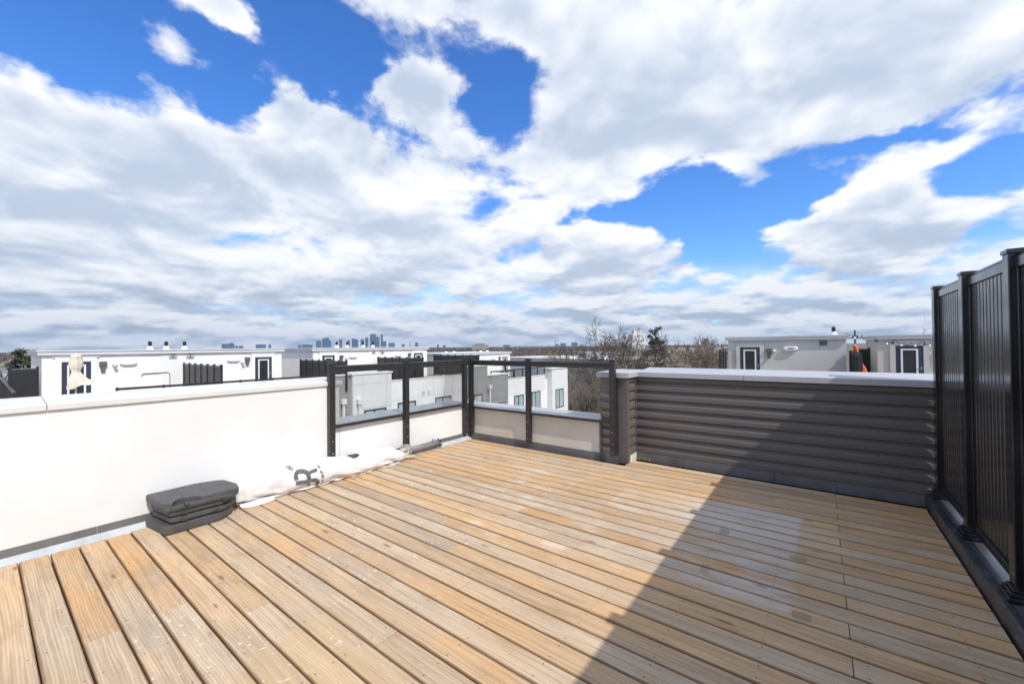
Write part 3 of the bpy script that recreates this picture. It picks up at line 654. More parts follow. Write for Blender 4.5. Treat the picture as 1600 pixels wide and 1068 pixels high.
pole = MB().tube([(-4.50, 3.38, .085), (-4.53, 3.62, .086), (-4.56, 4.16, .066)], .038, 14).build('pole', 'pole_grey', um, smooth=True)
MB().tube([(-4.517, 3.50, .086), (-4.519, 3.515, .086), (-4.526, 3.56, .086), (-4.53, 3.585, .085), (-4.531, 3.59, .085)], [.055, .088, .092, .084, .04], 18).build('collar', 'pole_grey', pole, smooth=True)
MB().tube([(-4.60, 3.36, .115), (-4.60, 3.52, .115)], .012, 8).build('crank_rod', 'pole_dark', pole)
MB().tube([(-4.57, 4.08, .10), (-4.575, 4.10, .13)], [.024, .028], 10).build('knob', 'pole_grey', pole)
br = MB().tube([(-4.575, 4.15, .062), (-4.58, 4.19, .06)], .042, 12).tube([(-4.55, 4.17, .02), (-4.575, 4.18, .13)], .013, 8).tube([(-4.525, 4.17, .05), (-4.635, 4.19, .085)], .012, 8).tube([(-4.60, 4.16, .02), (-4.55, 4.22, .11)], .01, 8)
br.tube([(-4.53, 4.16, .015), (-4.52, 4.20, .05)], .014, 8).build('foot_bracket', 'pole_dark', pole)

# ------------------------------------------------------------------ neighbouring roofs
class Face:
    """a facade frame: a runs along the wall, n outwards from it"""
    def __init__(s, axis, pos): s.ax = axis; s.p = pos
    def box(s, mb, a0, a1, n0, n1, z0, z1):
        return mb.box(s.p+n0, s.p+n1, a0, a1, z0, z1) if s.ax == 'x' else mb.box(a0, a1, s.p-n1, s.p-n0, z0, z1)
    def pt(s, a, n, z): return (s.p+n, a, z) if s.ax == 'x' else (a, s.p-n, z)
    def b(s, name, mat, parent, a0, a1, n0, n1, z0, z1, bevel=0): return s.box(MB(), a0, a1, n0, n1, z0, z1).build(name, mat, parent, bevel=bevel)
def penthouse(f, root, a0, a1, depth, z0, zr, doors, lamps=(), ovals=(), vents=(), cams=(), ptrim=(), smat='stucco_far', dh=2.04):
    f.b('penthouse_wall', smat, root, a0, a1, -depth, 0, z0, zr-.225)
    ro = f.b('roof_fascia', 'fascia', root, a0-.13, a1+.13, -depth-.13, .13, zr-.225, zr-.065)
    f.b('roof_edge', 'fascia', ro, a0-.17, a1+.17, -depth-.17, .17, zr-.064, zr)
    for (d0, d1, zh) in doors:
        dr = f.b('door', 'door_navy', root, d0, d1, .002, .045, max(z0+.04, zh-dh), zh)
        m0, m1 = d0+.17, d1-.17
        zb = zh-dh+.25
        fr = MB()
        f.box(fr, m0, m0+.07, .046, .075, zb, zh-.14); f.box(fr, m1-.07, m1, .046, .075, zb, zh-.14); f.box(fr, m0+.07, m1-.07, .046, .075, zh-.21, zh-.14); f.box(fr, m0+.07, m1-.07, .046, .075, zb, zb+.07)
        fr.build('lite_frame', 'white_paint', dr)
        f.b('pane', 'dark_pane', dr, m0+.07, m1-.07, .046, .055, zb+.07, zh-.21)
        hd = MB(); f.box(hd, d1-.10, d1-.05, .046, .07, zh-1.12, zh-.95); f.box(hd, d1-.19, d1-.05, .07, .09, zh-1.06, zh-1.03); hd.build('handle', 'pole_grey', dr)
        tm = MB(); f.box(tm, d0-.2, d0-.004, .002, .06, z0, zh+.2); f.box(tm, d1+.004, d1+.2, .002, .06, z0, zh+.2); f.box(tm, d0-.004, d1+.004, .002, .06, zh+.004, zh+.2); f.box(tm, d0-.28, d1+.28, .002, .075, zh+.201, zh+.235)
        tm.build('door_surround', smat, root)
    for (a, z) in lamps:
        l_ = f.b('wall_lamp', 'lamp_grey', root, a-.13, a+.13, .002, .14, z+.02, z+.24)
        f.b('lamp_body', 'lamp_grey', l_, a-.075, a+.075, .003, .11, z-.26, z+.018)
    for (a, z) in ovals:
        mb = MB(); c = f.pt(a, .002, z); pts = []
        n = 18; vs = []; fs = []
        for nn, sc in ((.002, 1.0), (.09, .98), (.13, .8)):
            for k in range(n):
                th = 2*math.pi*k/n; e = .6
                vs.append(f.pt(a+.33*sc*math.copysign(abs(math.cos(th))**e, math.cos(th)), nn, z+.12*sc*math.copysign(abs(math.sin(th))**e, math.sin(th))))
        for i in range(2):
            for k in range(n): fs.append((i*n+k, i*n+(k+1) % n, (i+1)*n+(k+1) % n, (i+1)*n+k))
        fs.append(tuple(range(2*n, 3*n)))
        ov = mb.add(vs, fs).build('bulkhead_light', 'white_paint', root)
        f.b('lens', 'lamp_grey' if smat == 'stucco_grey' else 'white_paint', ov, a-.1, a+.14, .131, .137, z-.03, z+.03)
    for (a, z) in cams:
        mb = MB(); mb.tube([f.pt(a, .002, z), f.pt(a, .12, z), f.pt(a+.06, .26, z-.08)], [.07, .06, .085], 8).build('flood_light', 'white_paint', root)
    for (v0, v1, z1_, z2_) in vents:
        v_ = f.b('vent', 'stucco_grey' if smat == 'stucco_far' else 'lamp_grey', root, v0, v1, .021, .045, z1_, z2_)
        for k in range(4): f.b('louvre', 'lamp_grey', v_, v0+.03, v1-.03, .0455, .055, z1_+(z2_-z1_)*(k+.3)/4, z1_+(z2_-z1_)*(k+.55)/4)
        f.b('vent_bar', 'lamp_grey', v_, (v0+v1)/2-.02, (v0+v1)/2+.02, .0555, .062, z1_, z2_)
def flue(root, x, y, z, h=.28):
    p = MB().lathe((x, y, z-.06), [(.16, 0), (.16, .10), (.12, .17), (.09, .24)], 12).build('flue_cone', 'white_paint', root)
    MB().lathe((x, y, z+.181), [(.08, 0), (.08, h*.3), (.088, h*.33), (.088, h*.8), (.07, h*.85), (.03, h*.95)], 10).build('flue_cap', 'black_metal', p)
def screen(p0, p1, zb, zt, npost, label, group='privacy screens on neighbouring roofs'):
    p0, p1 = Vector(p0), Vector(p1); dv = (p1-p0); L = dv.length; u = dv/L; n = Vector((-u.y, u.x))
    r = thing('roof_screen', ((p0.x+p1.x)/2, (p0.y+p1.y)/2, zb), label, 'fence', group)
    def bar(name, mat, s0, s1, hw, z0, z1):
        q = [p0+u*s0+n*hw, p0+u*s1+n*hw, p0+u*s1-n*hw, p0+u*s0-n*hw]
        return MB().prism([tuple(v) for v in q], 'z', z0, z1).build(name, mat, r)
    for i in range(npost):
        s = L*i/(npost-1)
        bar('post', 'screen_dark', s-.045, s+.045, .05, zb, zt+.06)
        if i < npost-1:
            e = L*(i+1)/(npost-1)
            bar('rail', 'fascia' if False else 'lamp_grey', s+.046, e-.046, .03, zt-.06, zt)
            bar('panel', 'screen_dark', s+.046, e-.046, .018, zb+.08, zt-.062)
    return r
def far_rail(p0, p1, zb, zt, npost, label):
    p0, p1 = Vector(p0), Vector(p1); dv = (p1-p0); L = dv.length; u = dv/L; n = Vector((-u.y, u.x))
    r = thing('roof_railing', ((p0.x+p1.x)/2, (p0.y+p1.y)/2, zb), label, 'railing', 'railings on neighbouring roofs')
    def bar(name, mat, s0, s1, hw, z0, z1):
        return MB().prism([tuple(v) for v in (p0+u*s0+n*hw, p0+u*s1+n*hw, p0+u*s1-n*hw, p0+u*s0-n*hw)], 'z', z0, z1).build(name, mat, r)
    for i in range(npost):
        s = L*i/(npost-1); bar('post', 'rail_metal', s-.04, s+.04, .04, zb, zt+.02)
        if i < npost-1:
            e = L*(i+1)/(npost-1); bar('top_rail', 'rail_metal', s+.041, e-.041, .035, zt-.09, zt); bar('bottom_rail', 'rail_metal', s+.041, e-.041, .025, zb+.08, zb+.13)
            bar('glass_pane', 'rail_glass', s+.045, e-.045, .004, zb+.131, zt-.091)
def window(f, root, a0, a1, z0, z1, split=.45, deep=.0):
    fr = MB(); t_ = .09
    f.box(fr, a0, a0+t_, .002, .04, z0, z1); f.box(fr, a1-t_, a1, .002, .04, z0, z1); f.box(fr, a0+t_, a1-t_, .002, .04, z1-t_, z1); f.box(fr, a0+t_, a1-t_, .002, .04, z0, z0+t_)
    am = a0+(a1-a0)*split; f.box(fr, am-.05, am+.05, .002, .038, z0+t_, z1-t_)
    w_ = fr.build('window', 'window_frame', root)
    f.b('pane', 'window_glass', w_, a0+t_, am-.05, .002, .012, z0+t_, z1-t_); f.b('pane', 'window_glass', w_, am+.05, a1-t_, .002, .014, z0+t_, z1-t_)
def laps(f, root, a0, a1, n, z0, z1, pitch=.2, mat='siding_far'):
    mb = MB(); z = z0
    while z < z1-.01:
        zt = min(z+pitch, z1); q = [(.0, z), (.045, z), (.02, zt-.001), (0, zt-.001)]
        pts = [f.pt(a, n+qq[0], qq[1]) for a in (a0, a1) for qq in q]
        mb.add(pts, [(0, 1, 2, 3)[::-1], (4, 5, 6, 7), (0, 1, 5, 4), (1, 2, 6, 5), (2, 3, 7, 6)]); z += pitch
    return tag(mb.build('siding', mat, root), kind='stuff')
def downspout(f, root, a, n, ztop, zb):
    d_ = MB(); f.box(d_, a-.06, a+.06, n+.05, n+.17, zb, ztop-.25); d_.build('downspout', 'panel_grey', root)
    h = MB(); f.box(h, a-.14, a+.14, n+.02, n+.24, ztop-.24, ztop+.06); h.build('rain_head', 'panel_grey', root)

# --- first block on the left
FX = Face('x', -28.0); FB = Face('x', -22.4)
A = thing('townhouse', (-31, 4, -12), 'white townhouse block across the gap with beige parasol before its left door', 'house')
box('wall', 'stucco_far', A, -40, -22.4, -8, 13.19, -12, -1.08); box('roof_deck', 'deck_far', A, -39.9, -22.6, -7.9, 13.1, -1.079, -1.05)
box('roof_parapet', 'stucco_far', A, -22.6, -22.35, .9, 12.2, -1.05, -.68)
penthouse(FX, A, 1.78, 12.03, 6.0, -1.05, 1.53, [(2.38, 3.33, .98), (10.45, 11.41, .98)], lamps=[(3.74, .72), (10.02, .76)], ovals=[(4.66, .86), (9.28, .86)], cams=[(4.12, .80), (9.72, .72)], vents=[(6.26, 6.62, 1.02, 1.26), (7.02, 7.38, 1.02, 1.26)])
for yy in (5.72, 6.42, 7.25): flue(A, -29.4, yy+.05, 1.53)
FX.b('corner_board', 'stucco_far', A, 5.95, 6.9, .003, .02, -1.05, 1.29)
MB().tube([(-27.96, 5.15, .16), (-27.96, 5.22, .27), (-27.96, 6.2, .29), (-27.96, 6.3, .22), (-27.96, 6.31, -.9)], .018, 6).build('conduit', 'lamp_grey', A)
far_rail((-22.25, 3.37), (-22.25, 12.0), -.68, 0.0, 7, 'black roof railing just above the tall white parapet, in front of the first block')
screen((-27.9, 6.91), (-22.3, 6.91), -1.05, .72, 7, 'dark roof screen with seven posts between the two doors of the nearest left block')
screen((-27.9, 13.2), (-22.3, 13.2), -1.05, .72, 8, 'dark roof screen in the gap between the two larger white left blocks')
screen((-28.4, .88), (-28.4, 1.68), -1.05, .74, 2, 'narrow dark roof screen at the far left, beside the first white block')
pr = thing('roof_railing', (-29, .8, -1.05), 'black picket roof railing sloping away at the far left edge', 'railing', 'railings on neighbouring roofs')
box('top_rail', 'rail_metal', pr, -37, -22.3, .76, .84, .0, .07)
for i in range(28): box('picket', 'rail_metal', pr, -36.9+i*.54, -36.84+i*.54, .78, .82, -1.05, -.001)
# beige parasol, folded
ps = thing('folded_parasol', (-25.2, 2.55, -1.05), 'folded beige parasol standing before the left navy door', 'parasol')
MB().tube([(-25.2, 2.55, -1.0), (-25.2, 2.55, 1.40)], .03, 8).build('pole', 'white_paint', ps)
MB().lathe((-25.2, 2.55, -1.05), [(.28, 0), (.28, .06), (.08, .10), (.05, .3)], 14).build('foot', 'plastic_dark', ps)
vs = []; fs = []; prof = [(1.34, .13), (1.24, .17), (1.20, .155), (1.02, .19), (.85, .19), (.70, .15), (.60, .125), (.50, .16), (.28, .23), (.10, .28), (.0, .30)]
n = 20
for j, (zz, r) in enumerate(prof):
    for k in range(n):
        th = 2*math.pi*k/n; fold = 1+.16*math.cos(th*5)+.06*math.cos(th*3+j)
        sag = max(0, .55-zz)*.30; vs.append((-25.2+r*fold*math.cos(th), 2.55+r*fold*math.sin(th)+sag*(.8+.5*math.sin(th)), zz+(.10*math.sin(th)+.05*math.cos(th*4) if zz < .2 else 0)))
for j in range(len(prof)-1):
    for k in range(n): fs.append((j*n+k, j*n+(k+1) % n, (j+1)*n+(k+1) % n, (j+1)*n+k))
fs.append(tuple(range(n)))
MB().add(vs, fs).build('canopy', 'canvas_beige', ps, smooth=True)

# --- second block
B = thing('townhouse', (-31, 19, -12), 'second white townhouse block with grey panelled bay, seen through the left glass panels', 'house')
box('wall', 'stucco_far', B, -40, -22.4, 13.21, 25.64, -12, -1.08); box('roof_deck', 'deck_far', B, -39.9, -22.6, 13.3, 25.6, -1.079, -1.05)
penthouse(FX, B, 14.1, 24.34, 6.0, -1.05, 1.53, [(14.72, 15.64, .98), (22.82, 23.82, .98)], lamps=[(16.15, .72), (22.35, .76)], ovals=[(17.1, .86), (21.2, .86)], vents=[(18.7, 19.05, 1.02, 1.26), (19.5, 19.85, 1.02, 1.26)], cams=[(16.5, .75)])
FX.b('corner_board', 'stucco_far', B, 18.5, 19.15, .003, .02, -1.05, 1.29)
for yy in (15.85, 16.7, 18.05, 18.95): flue(B, -29.0, yy+.55, 1.53)
laps(FB, B, 12.2, 13.42, 0.005, -4.6, -.14); FB.b('siding_cap', 'coping_white', B, 12.1, 13.42, -.2, .08, -.14, -.06)
# grey bay built of panels
FBAY = Face('x', -22.0)
FB.b('bay', 'panel_grey', B, 13.42, 16.16, -.2, .385, -4.8, -.12); FB.b('bay_cap', 'coping_white', B, 13.36, 16.22, -.25, .45, -.118, -.03)
for a, c in ((13.45, 14.09), (14.105, 15.75), (15.765, 16.15)):
    for z0_, z1_ in ((-.70, -.125), (-2.18, -.715), (-4.7, -2.195)):
        if z0_ < -4 and 14 < a < 15: continue
        FBAY.b('panel', 'panel_grey', B, a, c, -.012, .006, z0_, z1_)
FBAY.b('panel', 'panel_grey', B, 14.105, 15.75, -.012, .006, -4.7, -3.9)
window(FBAY, B, 14.16, 15.72, -3.85, -2.28)
# white panelled front
FB.b('parapet', 'stucco_far', B, 16.18, 23.30, -.2, .0, -1.05, -.72); FB.b('parapet_cap', 'coping_white', B, 16.2, 23.32, -.25, .06, -.718, -.66)
wins = [(16.9, 18.42), (20.2, 21.82)]
for a, c in ((16.2, 18.60), (18.62, 20.02), (20.04, 21.95), (21.97, 23.25)):
    FB.b('panel', 'panel_white', B, a, c, .002, .03, -1.98, -.722)
    hit = [wn for wn in wins if wn[0] >= a-.05 and wn[1] <= c+.05]
    if hit:
        w0, w1 = hit[0]; FB.b('panel', 'panel_white', B, a, w0-.02, .002, .03, -4.8, -2.0); FB.b('panel', 'panel_white', B, w1+.02, c, .002, .03, -4.8, -2.0)
        FB.b('panel', 'panel_white', B, w0-.019, w1+.019, .002, .03, -2.18, -2.0)
    else: FB.b('panel', 'panel_white', B, a, c, .002, .03, -4.8, -2.0)
for w0, w1 in wins: window(FB, B, w0, w1, -3.8, -2.19)
for a in (18.95, 19.45): FB.b('wall_vent', 'stucco_grey', B, a, a+.26, .031, .06, -1.86, -1.6)
downspout(FB, B, 12.98, .04, -1.55, -5); downspout(FBAY, B, 13.78, 0, -1.62, -5)
screen((-27.9, 19.25), (-22.6, 19.25), -1.05, .72, 7, 'dark roof screen in the middle of the second white block')
screen((-27.9, 25.1), (-22.5, 25.1), -1.05, .78, 7, 'dark roof screen after the second block, just above the glass corner post')

# --- grey sided bay and third block, one step lower
Cc = thing('townhouse', (-31, 32, -12), 'lower white townhouse block with grey siding, seen through the rear glass panels', 'house')
box('wall', 'stucco_far', Cc, -40, -22.4, 25.66, 38.66, -12, -1.95); box('roof_deck', 'deck_far', Cc, -39.9, -22.6, 25.7, 38.6, -1.949, -1.9)
penthouse(FX, Cc, 26.0, 36.55, 6.0, -1.9, .90, [(26.5, 27.45, .34), (35.1, 36.02, .34)], lamps=[(34.6, .1)], ovals=[(33.6, .2)])
for yy in (27.8, 28.9, 32.9, 34.0): flue(Cc, -29.2, yy, .90, .2)
FB.b('side_bay', 'siding_far', B, 23.42, 25.62, -.3, .36, -5.5, -.12); laps(Face('x', -22.04), B, 23.42, 25.62, 0.002, -5.5, -.12); FB.b('bay_cap', 'coping_white', B, 23.36, 25.66, -.3, .46, -.118, -.04)
window(Face('x', -21.98), B, 23.1, 24.9, -4.1, -2.36)
downspout(Face('x', -22.0), B, 25.72, .06, -1.75, -6)
laps(Face('x', -22.2), Cc, 26.3, 28.60, .002, -6, -.98); FB.b('bay', 'siding_far', Cc, 25.75, 28.6, -.4, .2, -6, -.98); FB.b('bay_cap', 'coping_white', Cc, 25.7, 28.66, -.4, .30, -.978, -.88)
window(Face('x', -22.14), Cc, 26.7, 28.2, -4.9, -3.35)
FB.b('parapet', 'stucco_far', Cc, 28.62, 35.1, -.2, .0, -1.9, -1.46); FB.b('parapet_cap', 'coping_white', Cc, 28.62, 35.1, -.25, .06, -1.458, -1.40)
for a, c in ((28.7, 31.6), (31.62, 35.08)): FB.b('panel', 'panel_white', Cc, a, c, .002, .02, -2.85, -1.47)
FB.b('end_bay', 'panel_white', Cc, 35.45, 38.66, -.4, .6, -12, -.9); FB.b('end_cap', 'coping_white', Cc, 35.38, 38.75, -.4, .68, -.898, -.8)
window(FB, Cc, 29.77, 31.3, -4.7, -3.05); window(FB, Cc, 32.64, 34.15, -4.8, -2.97); window(Face('x', -21.8), Cc, 36.1, 37.75, -4.95, -3.02)
FB.b('brick_pier', 'brick_orange', Cc, 38.67, 39.3, -1.5, .3, -12, -2.4)
far_rail((-22.55, 28.8), (-22.55, 35.2), -1.46, -.62, 6, 'black roof railing above the lower white block, through the rear glass')
tb = thing('garden_table', (-24.6, 30.6, -1.9), 'dark garden table on the roof terrace of the lower white block', 'table')
box('table_top', 'black_metal', tb, -25.3, -23.8, 29.8, 31.8, -.95, -.88)
for a in (-25.2, -23.9):
    for c in (29.9, 31.7): box('leg', 'black_metal', tb, a-.04, a+.04, c-.04, c+.04, -1.9, -.951)

# --- block on the right
FY = Face('y', 26.0)
D = thing('townhouse', (0, 28, -12), 'grey stucco townhouse above the dark siding, navy door at its left and white oval light', 'house')
box('wall', 'stucco_grey', D, -4.5, 1.35, 18.0, 33, -12, -.80); box('roof_deck', 'deck_far', D, -4.3, 1.3, 18.2, 32.9, -.799, -.75)
box('side_parapet', 'stucco_grey', D, -4.5, -4.25, 18.0, 26.0, -.8, -.02); box('parapet_cap', 'coping_white', D, -4.56, -4.2, 17.95, 26.0, -.019, .05)
box('front_parapet', 'stucco_grey', D, -4.24, 1.3, 18.0, 18.25, -.8, -.4)
penthouse(FY, D, -4.17, 1.05, 6.0, -.75, 1.90, [(-3.57, -2.62, 1.31)], lamps=[(-2.2, .98)], ovals=[(-1.22, 1.22)], cams=[(-1.95, 1.10)], vents=[(-.01, .30, 1.38, 1.61)], smat='stucco_grey')
flue(D, .60, 27.2, 1.90)
screen((-4.3, 24.3), (-4.3, 25.95), -.75, 1.14, 3, 'dark roof screen at the left corner of the grey stucco house')
screen((1.2, 19.6), (1.2, 25.9), -.75, 1.06, 8, 'dark roof screen beside the orange umbrella, right of the grey stucco house')
E2 = thing('townhouse', (5, 28, -12), 'rightmost grey stucco townhouse with navy door under string lights', 'house')
box('wall', 'stucco_grey', E2, 1.36, 9, 18.0, 33, -12, -.80); box('roof_deck', 'deck_far', E2, 1.4, 8.9, 18.2, 32.9, -.799, -.75)
penthouse(FY, E2, 2.20, 8.2, 6.0, -.75, 1.86, [(2.83, 3.75, 1.33)], lamps=[(4.35, .95)], smat='stucco_grey')
rt = MB(); rt.box(3.95, 4.6, 27.0, 27.6, 1.86, 1.93).box(4.0, 4.06, 27.1, 27.5, 1.93, 2.12).box(4.5, 4.56, 27.1, 27.5, 1.93, 2.10).box(3.95, 5.4, 27.25, 27.33, 2.1, 2.16)
rt.tube([(4.02, 27.3, 2.1), (4.02, 27.3, 3.1)], .012, 6).build('roof_antenna', 'fascia', E2)
screen((1.55, 29.5), (2.15, 29.5), -.75, 1.16, 2, 'short dark roof screen between the two grey stucco houses')
ou = thing('orange_umbrella', (1.62, 25.0, -.75), 'folded orange umbrella leaning behind the dark screen between the grey houses', 'umbrella')
MB().tube([(1.78, 25.0, -.7), (1.32, 25.0, 1.42)], .03, 8).build('pole', 'white_paint', ou)
vs = []; fs = []
for j in range(13):
    s = j/12; c = Vector((1.75, 25, -.45)).lerp(Vector((1.33, 25, 1.36)), s); r = (.125-.06*s)*(1+.22*math.sin(j*1.7))
    for k in range(12):
        th = 2*math.pi*k/12; rr = r*(1+.38*math.cos(th*4+j*.5)); vs.append((c.x+rr*math.cos(th), c.y+rr*math.sin(th), c.z))
for j in range(12):
    for k in range(12): fs.append((j*12+k, j*12+(k+1) % 12, j*12+12+(k+1) % 12, j*12+12+k))
fs += [tuple(range(12)), tuple(range(144, 156))]
MB().add(vs, fs).build('canopy', 'orange_cloth', ou, smooth=True)
sl = thing('string_lights', (3.0, 25.6, 1.4), 'black string lights with small bulbs hanging across the rightmost house', 'lights')
kp = [(1.0, 25.4, 1.95), (2.05, 25.5, 1.72), (2.5, 25.6, 1.50), (2.75, 25.6, 1.62), (3.1, 25.6, 1.46), (3.3, 25.6, 1.46), (3.72, 25.6, 1.55), (3.9, 25.6, 1.40), (4.3, 25.6, 1.48)]
cab = []
for a, c in zip(kp[:-1], kp[1:]):
    for i in range(6): f_ = i/6; v_ = Vector(a).lerp(Vector(c), f_); v_.z -= .10*math.sin(math.pi*f_); cab.append(v_)
MB().tube(cab, .012, 5).build('cable', 'black_metal', sl)
for i in range(2, len(cab), 5):
    q = cab[i]; bmesh_ = MB().lathe((q.x, q.y, q.z-.13), [(.015, 0), (.05, .03), (.05, .07), (.025, .10), (.025, .125)], 8); bmesh_.build('bulb', 'black_metal' if i % 2 else 'white_paint', sl)

# ------------------------------------------------------------------ trees
def branch_tree(seed, height, spread, trunk_r, limbs=5, fan=(7, 6, 5), rmin=.03, fork=.22):
    """short trunk that forks into long arching limbs carrying branches, branchlets and twigs"""
    r = random.Random(seed); trunk = MB(); crown = MB()
    def limb(p, dv, length, rad, lev):
        n = (7, 5, 4, 3)[lev]; pts = [p]; rs = [rad]; d_ = dv.copy(); dirs = [d_.copy()]
        for i in range(n):
            d_ = (d_ + Vector((r.gauss(0, .13), r.gauss(0, .13), .07 + r.gauss(0, .07)))).normalized()
            pts.append(pts[-1] + d_*length/n); rs.append(max(rmin, rad*(1-.8*(i+1)/n))); dirs.append(d_.copy())
        crown.tube(pts, rs, (6, 5, 4, 3)[lev], cap=False)
        if lev == 3: return
        for k_ in range(fan[lev]):
            f = (k_+r.uniform(.3, .9))/fan[lev]*.8+.2; idx = min(n-1, int(f*n)); q = pts[idx].lerp(pts[idx+1], f*n-idx)
            side = dirs[idx].cross(Vector((r.gauss(0, 1), r.gauss(0, 1), r.gauss(0, 1)))).normalized(); an = r.uniform(.45, .95)
            limb(q, (dirs[idx]*math.cos(an) + side*math.sin(an)).normalized(), length*r.uniform(.42, .66)*(1.15-.55*f), max(rmin, rs[idx]*.55), lev+1)
    tp = [Vector((0, 0, 0)), Vector((r.gauss(0, .1), r.gauss(0, .1), height*fork*.5)), Vector((r.gauss(0, .2), r.gauss(0, .2), height*fork))]
    trunk.tube(tp, [trunk_r*1.25, trunk_r, trunk_r*.85], 8)
    for i in range(limbs):
        a_ = 2*math.pi*i/limbs + r.uniform(-.4, .4); tl = spread*r.uniform(.35, 1.0)*(0.25 if i == 0 else 1)
        limb(tp[2]-Vector((0, 0, r.uniform(0, .3)*height*fork)), Vector((math.cos(a_)*tl, math.sin(a_)*tl, 1)).normalized(), height*(1-fork)*r.uniform(.72, .92), trunk_r*r.uniform(.45, .62), 0)
    top = max(v[2] for v in crown.vs); s_ = height/top
    for mb in (trunk, crown): mb.vs = [(v[0]*s_, v[1]*s_, v[2]*s_) for v in mb.vs]
    return trunk, crown
TREE = {}
for key, sd_, h, sprd, tr_, lb, fn, rm in (('broad', 3, 17, .95, .48, 6, (9, 7, 5), .027), ('tall', 11, 16, .55, .28, 5, (8, 6, 5), .03), ('slim', 23, 14, .4, .2, 4, (8, 6, 4), .034), ('bush', 31, 9, 1.1, .14, 7, (6, 5, 4), .02)):
    tk, cr = branch_tree(sd_, h, sprd, tr_, lb, fn, rm, .08 if key == 'bush' else .2)
    TREE[key] = (tk.mesh('trunk', 'bark', (0, 0, 0))[0], cr.mesh('crown', 'bark' if key in ('broad',) else 'bark_light', (0, 0, 0))[0], h)
def bare_tree(key, x, y, h, rot, label, group='bare winter trees', zb=-12):
    tk, cr, hh = TREE[key]; r = thing('bare_tree', (x, y, zb), label, 'tree', group); s = h/hh
    r.scale = (s, s, s); r.rotation_euler = (0, 0, rot)
    for nm, me in (('trunk', tk), ('crown', cr)):
        o = bpy.data.objects.new(nm, me); COL.objects.link(o); o.parent = r
    return r
bare_tree('broad', -25.2, 59.0, 18.0, .4, 'largest bare tree, rising just right of the glass railing')
bare_tree('broad', -22.6, 64.5, 16.2, 2.6, 'broad bare tree directly behind the largest one, towards the pine')
bare_tree('tall', -32.0, 62.0, 14.6, 2.1, 'bare tree just left of the largest tree, behind the rear glass panel')
bare_tree('tall', -20.9, 91, 15.4, 1.0, 'slender bare tree left of the grey stucco house')
bare_tree('tall', -17.6, 94, 15.6, 4.0, 'thin bare tree nearest the left roof screen of the grey stucco house')
bare_tree('slim', -58.5, 93.6, 14.4, .6, 'lone reddish bare tree above the rear glass panels, beyond the flat roof')
bare_tree('tall', -29.0, 103, 14.6, 2.6, 'wide low bare tree between the pine and the grey house')
TXY = [(-29, 52, 9.5), (-33, 56, 10.5), (-26.5, 52, 10), (-36, 66, 11), (-30, 70, 12), (-22, 66, 10.5), (-17, 62, 9.5), (-14.5, 70, 10), (-11, 66, 9.2), (-38, 74, 11.6), (-19.5, 78, 11), (-26, 82, 12), (-34, 84, 12.4), (-13, 82, 10.8), (-9.5, 90, 11.3),
       (-42, 84, 11.5), (-31.5, 47.5, 8.0), (-28, 60, 10.2), (-24, 70, 10.6)]
GN = ['first', 'second', 'third', 'fourth', 'fifth', 'sixth', 'seventh', 'eighth', 'ninth', 'tenth', 'eleventh', 'twelfth', 'thirteenth', 'fourteenth', 'fifteenth', 'sixteenth', 'seventeenth', 'eighteenth', 'nineteenth', 'twentieth', 'twenty-first', 'twenty-second', 'twenty-third', 'twenty-fourth', 'twenty-fifth', 'twenty-sixth', 'twenty-seventh', 'twenty-eighth', 'twenty-ninth', 'thirtieth', 'thirty-first', 'thirty-second', 'thirty-third', 'thirty-fourth']
def bearing(x, y): return math.atan2(x, y)
for i, (x, y, h) in enumerate(sorted(TXY, key=lambda q: bearing(q[0], q[1]))):
    bare_tree(['bush', 'slim', 'tall'][i % 3], x, y, h, i*1.7, 'smaller bare tree in the tangle below the largest tree, %s from the left' % GN[i], 'tangle of smaller bare trees')
def pine(x, y, h, label, seed, zb=-12, lean=0):
    r = random.Random(seed); p = thing('pine_tree', (x, y, zb), label, 'tree')
    MB().tube([(x, y, zb), (x+lean*.5, y, zb+h*.5), (x+lean, y, zb+h)], [.22, .15, .04], 6).build('trunk', 'bark', p)
    mb = MB()
    for i in range(46):
        f = r.uniform(.40, 1.0); z = zb+h*f; L = (1.05-f)*h*.34+.45; a = r.uniform(0, 6.28); L *= r.uniform(.5, 1.2)
        for j in range(62):
            s = r.uniform(.25, 1)**.7; c = Vector((x+lean*f+math.cos(a)*L*s+r.gauss(0, .16), y+math.sin(a)*L*s+r.gauss(0, .16), z+.25*L*s+r.gauss(0, .13)))
            q = [c+Vector((r.gauss(0, .17), r.gauss(0, .17), r.gauss(0, .13))) for _ in range(3)]; mb.add(q, [(0, 1, 2)])
    mb.build('crown', 'pine_needles', p)
pine(-24.3, 75.6, 16.4, 'ragged green pine right of the largest bare tree', 5, lean=.3)
pine(-93.9, 4.2, 14.0, 'dark pine at the far left beyond the narrow roof screen', 9)
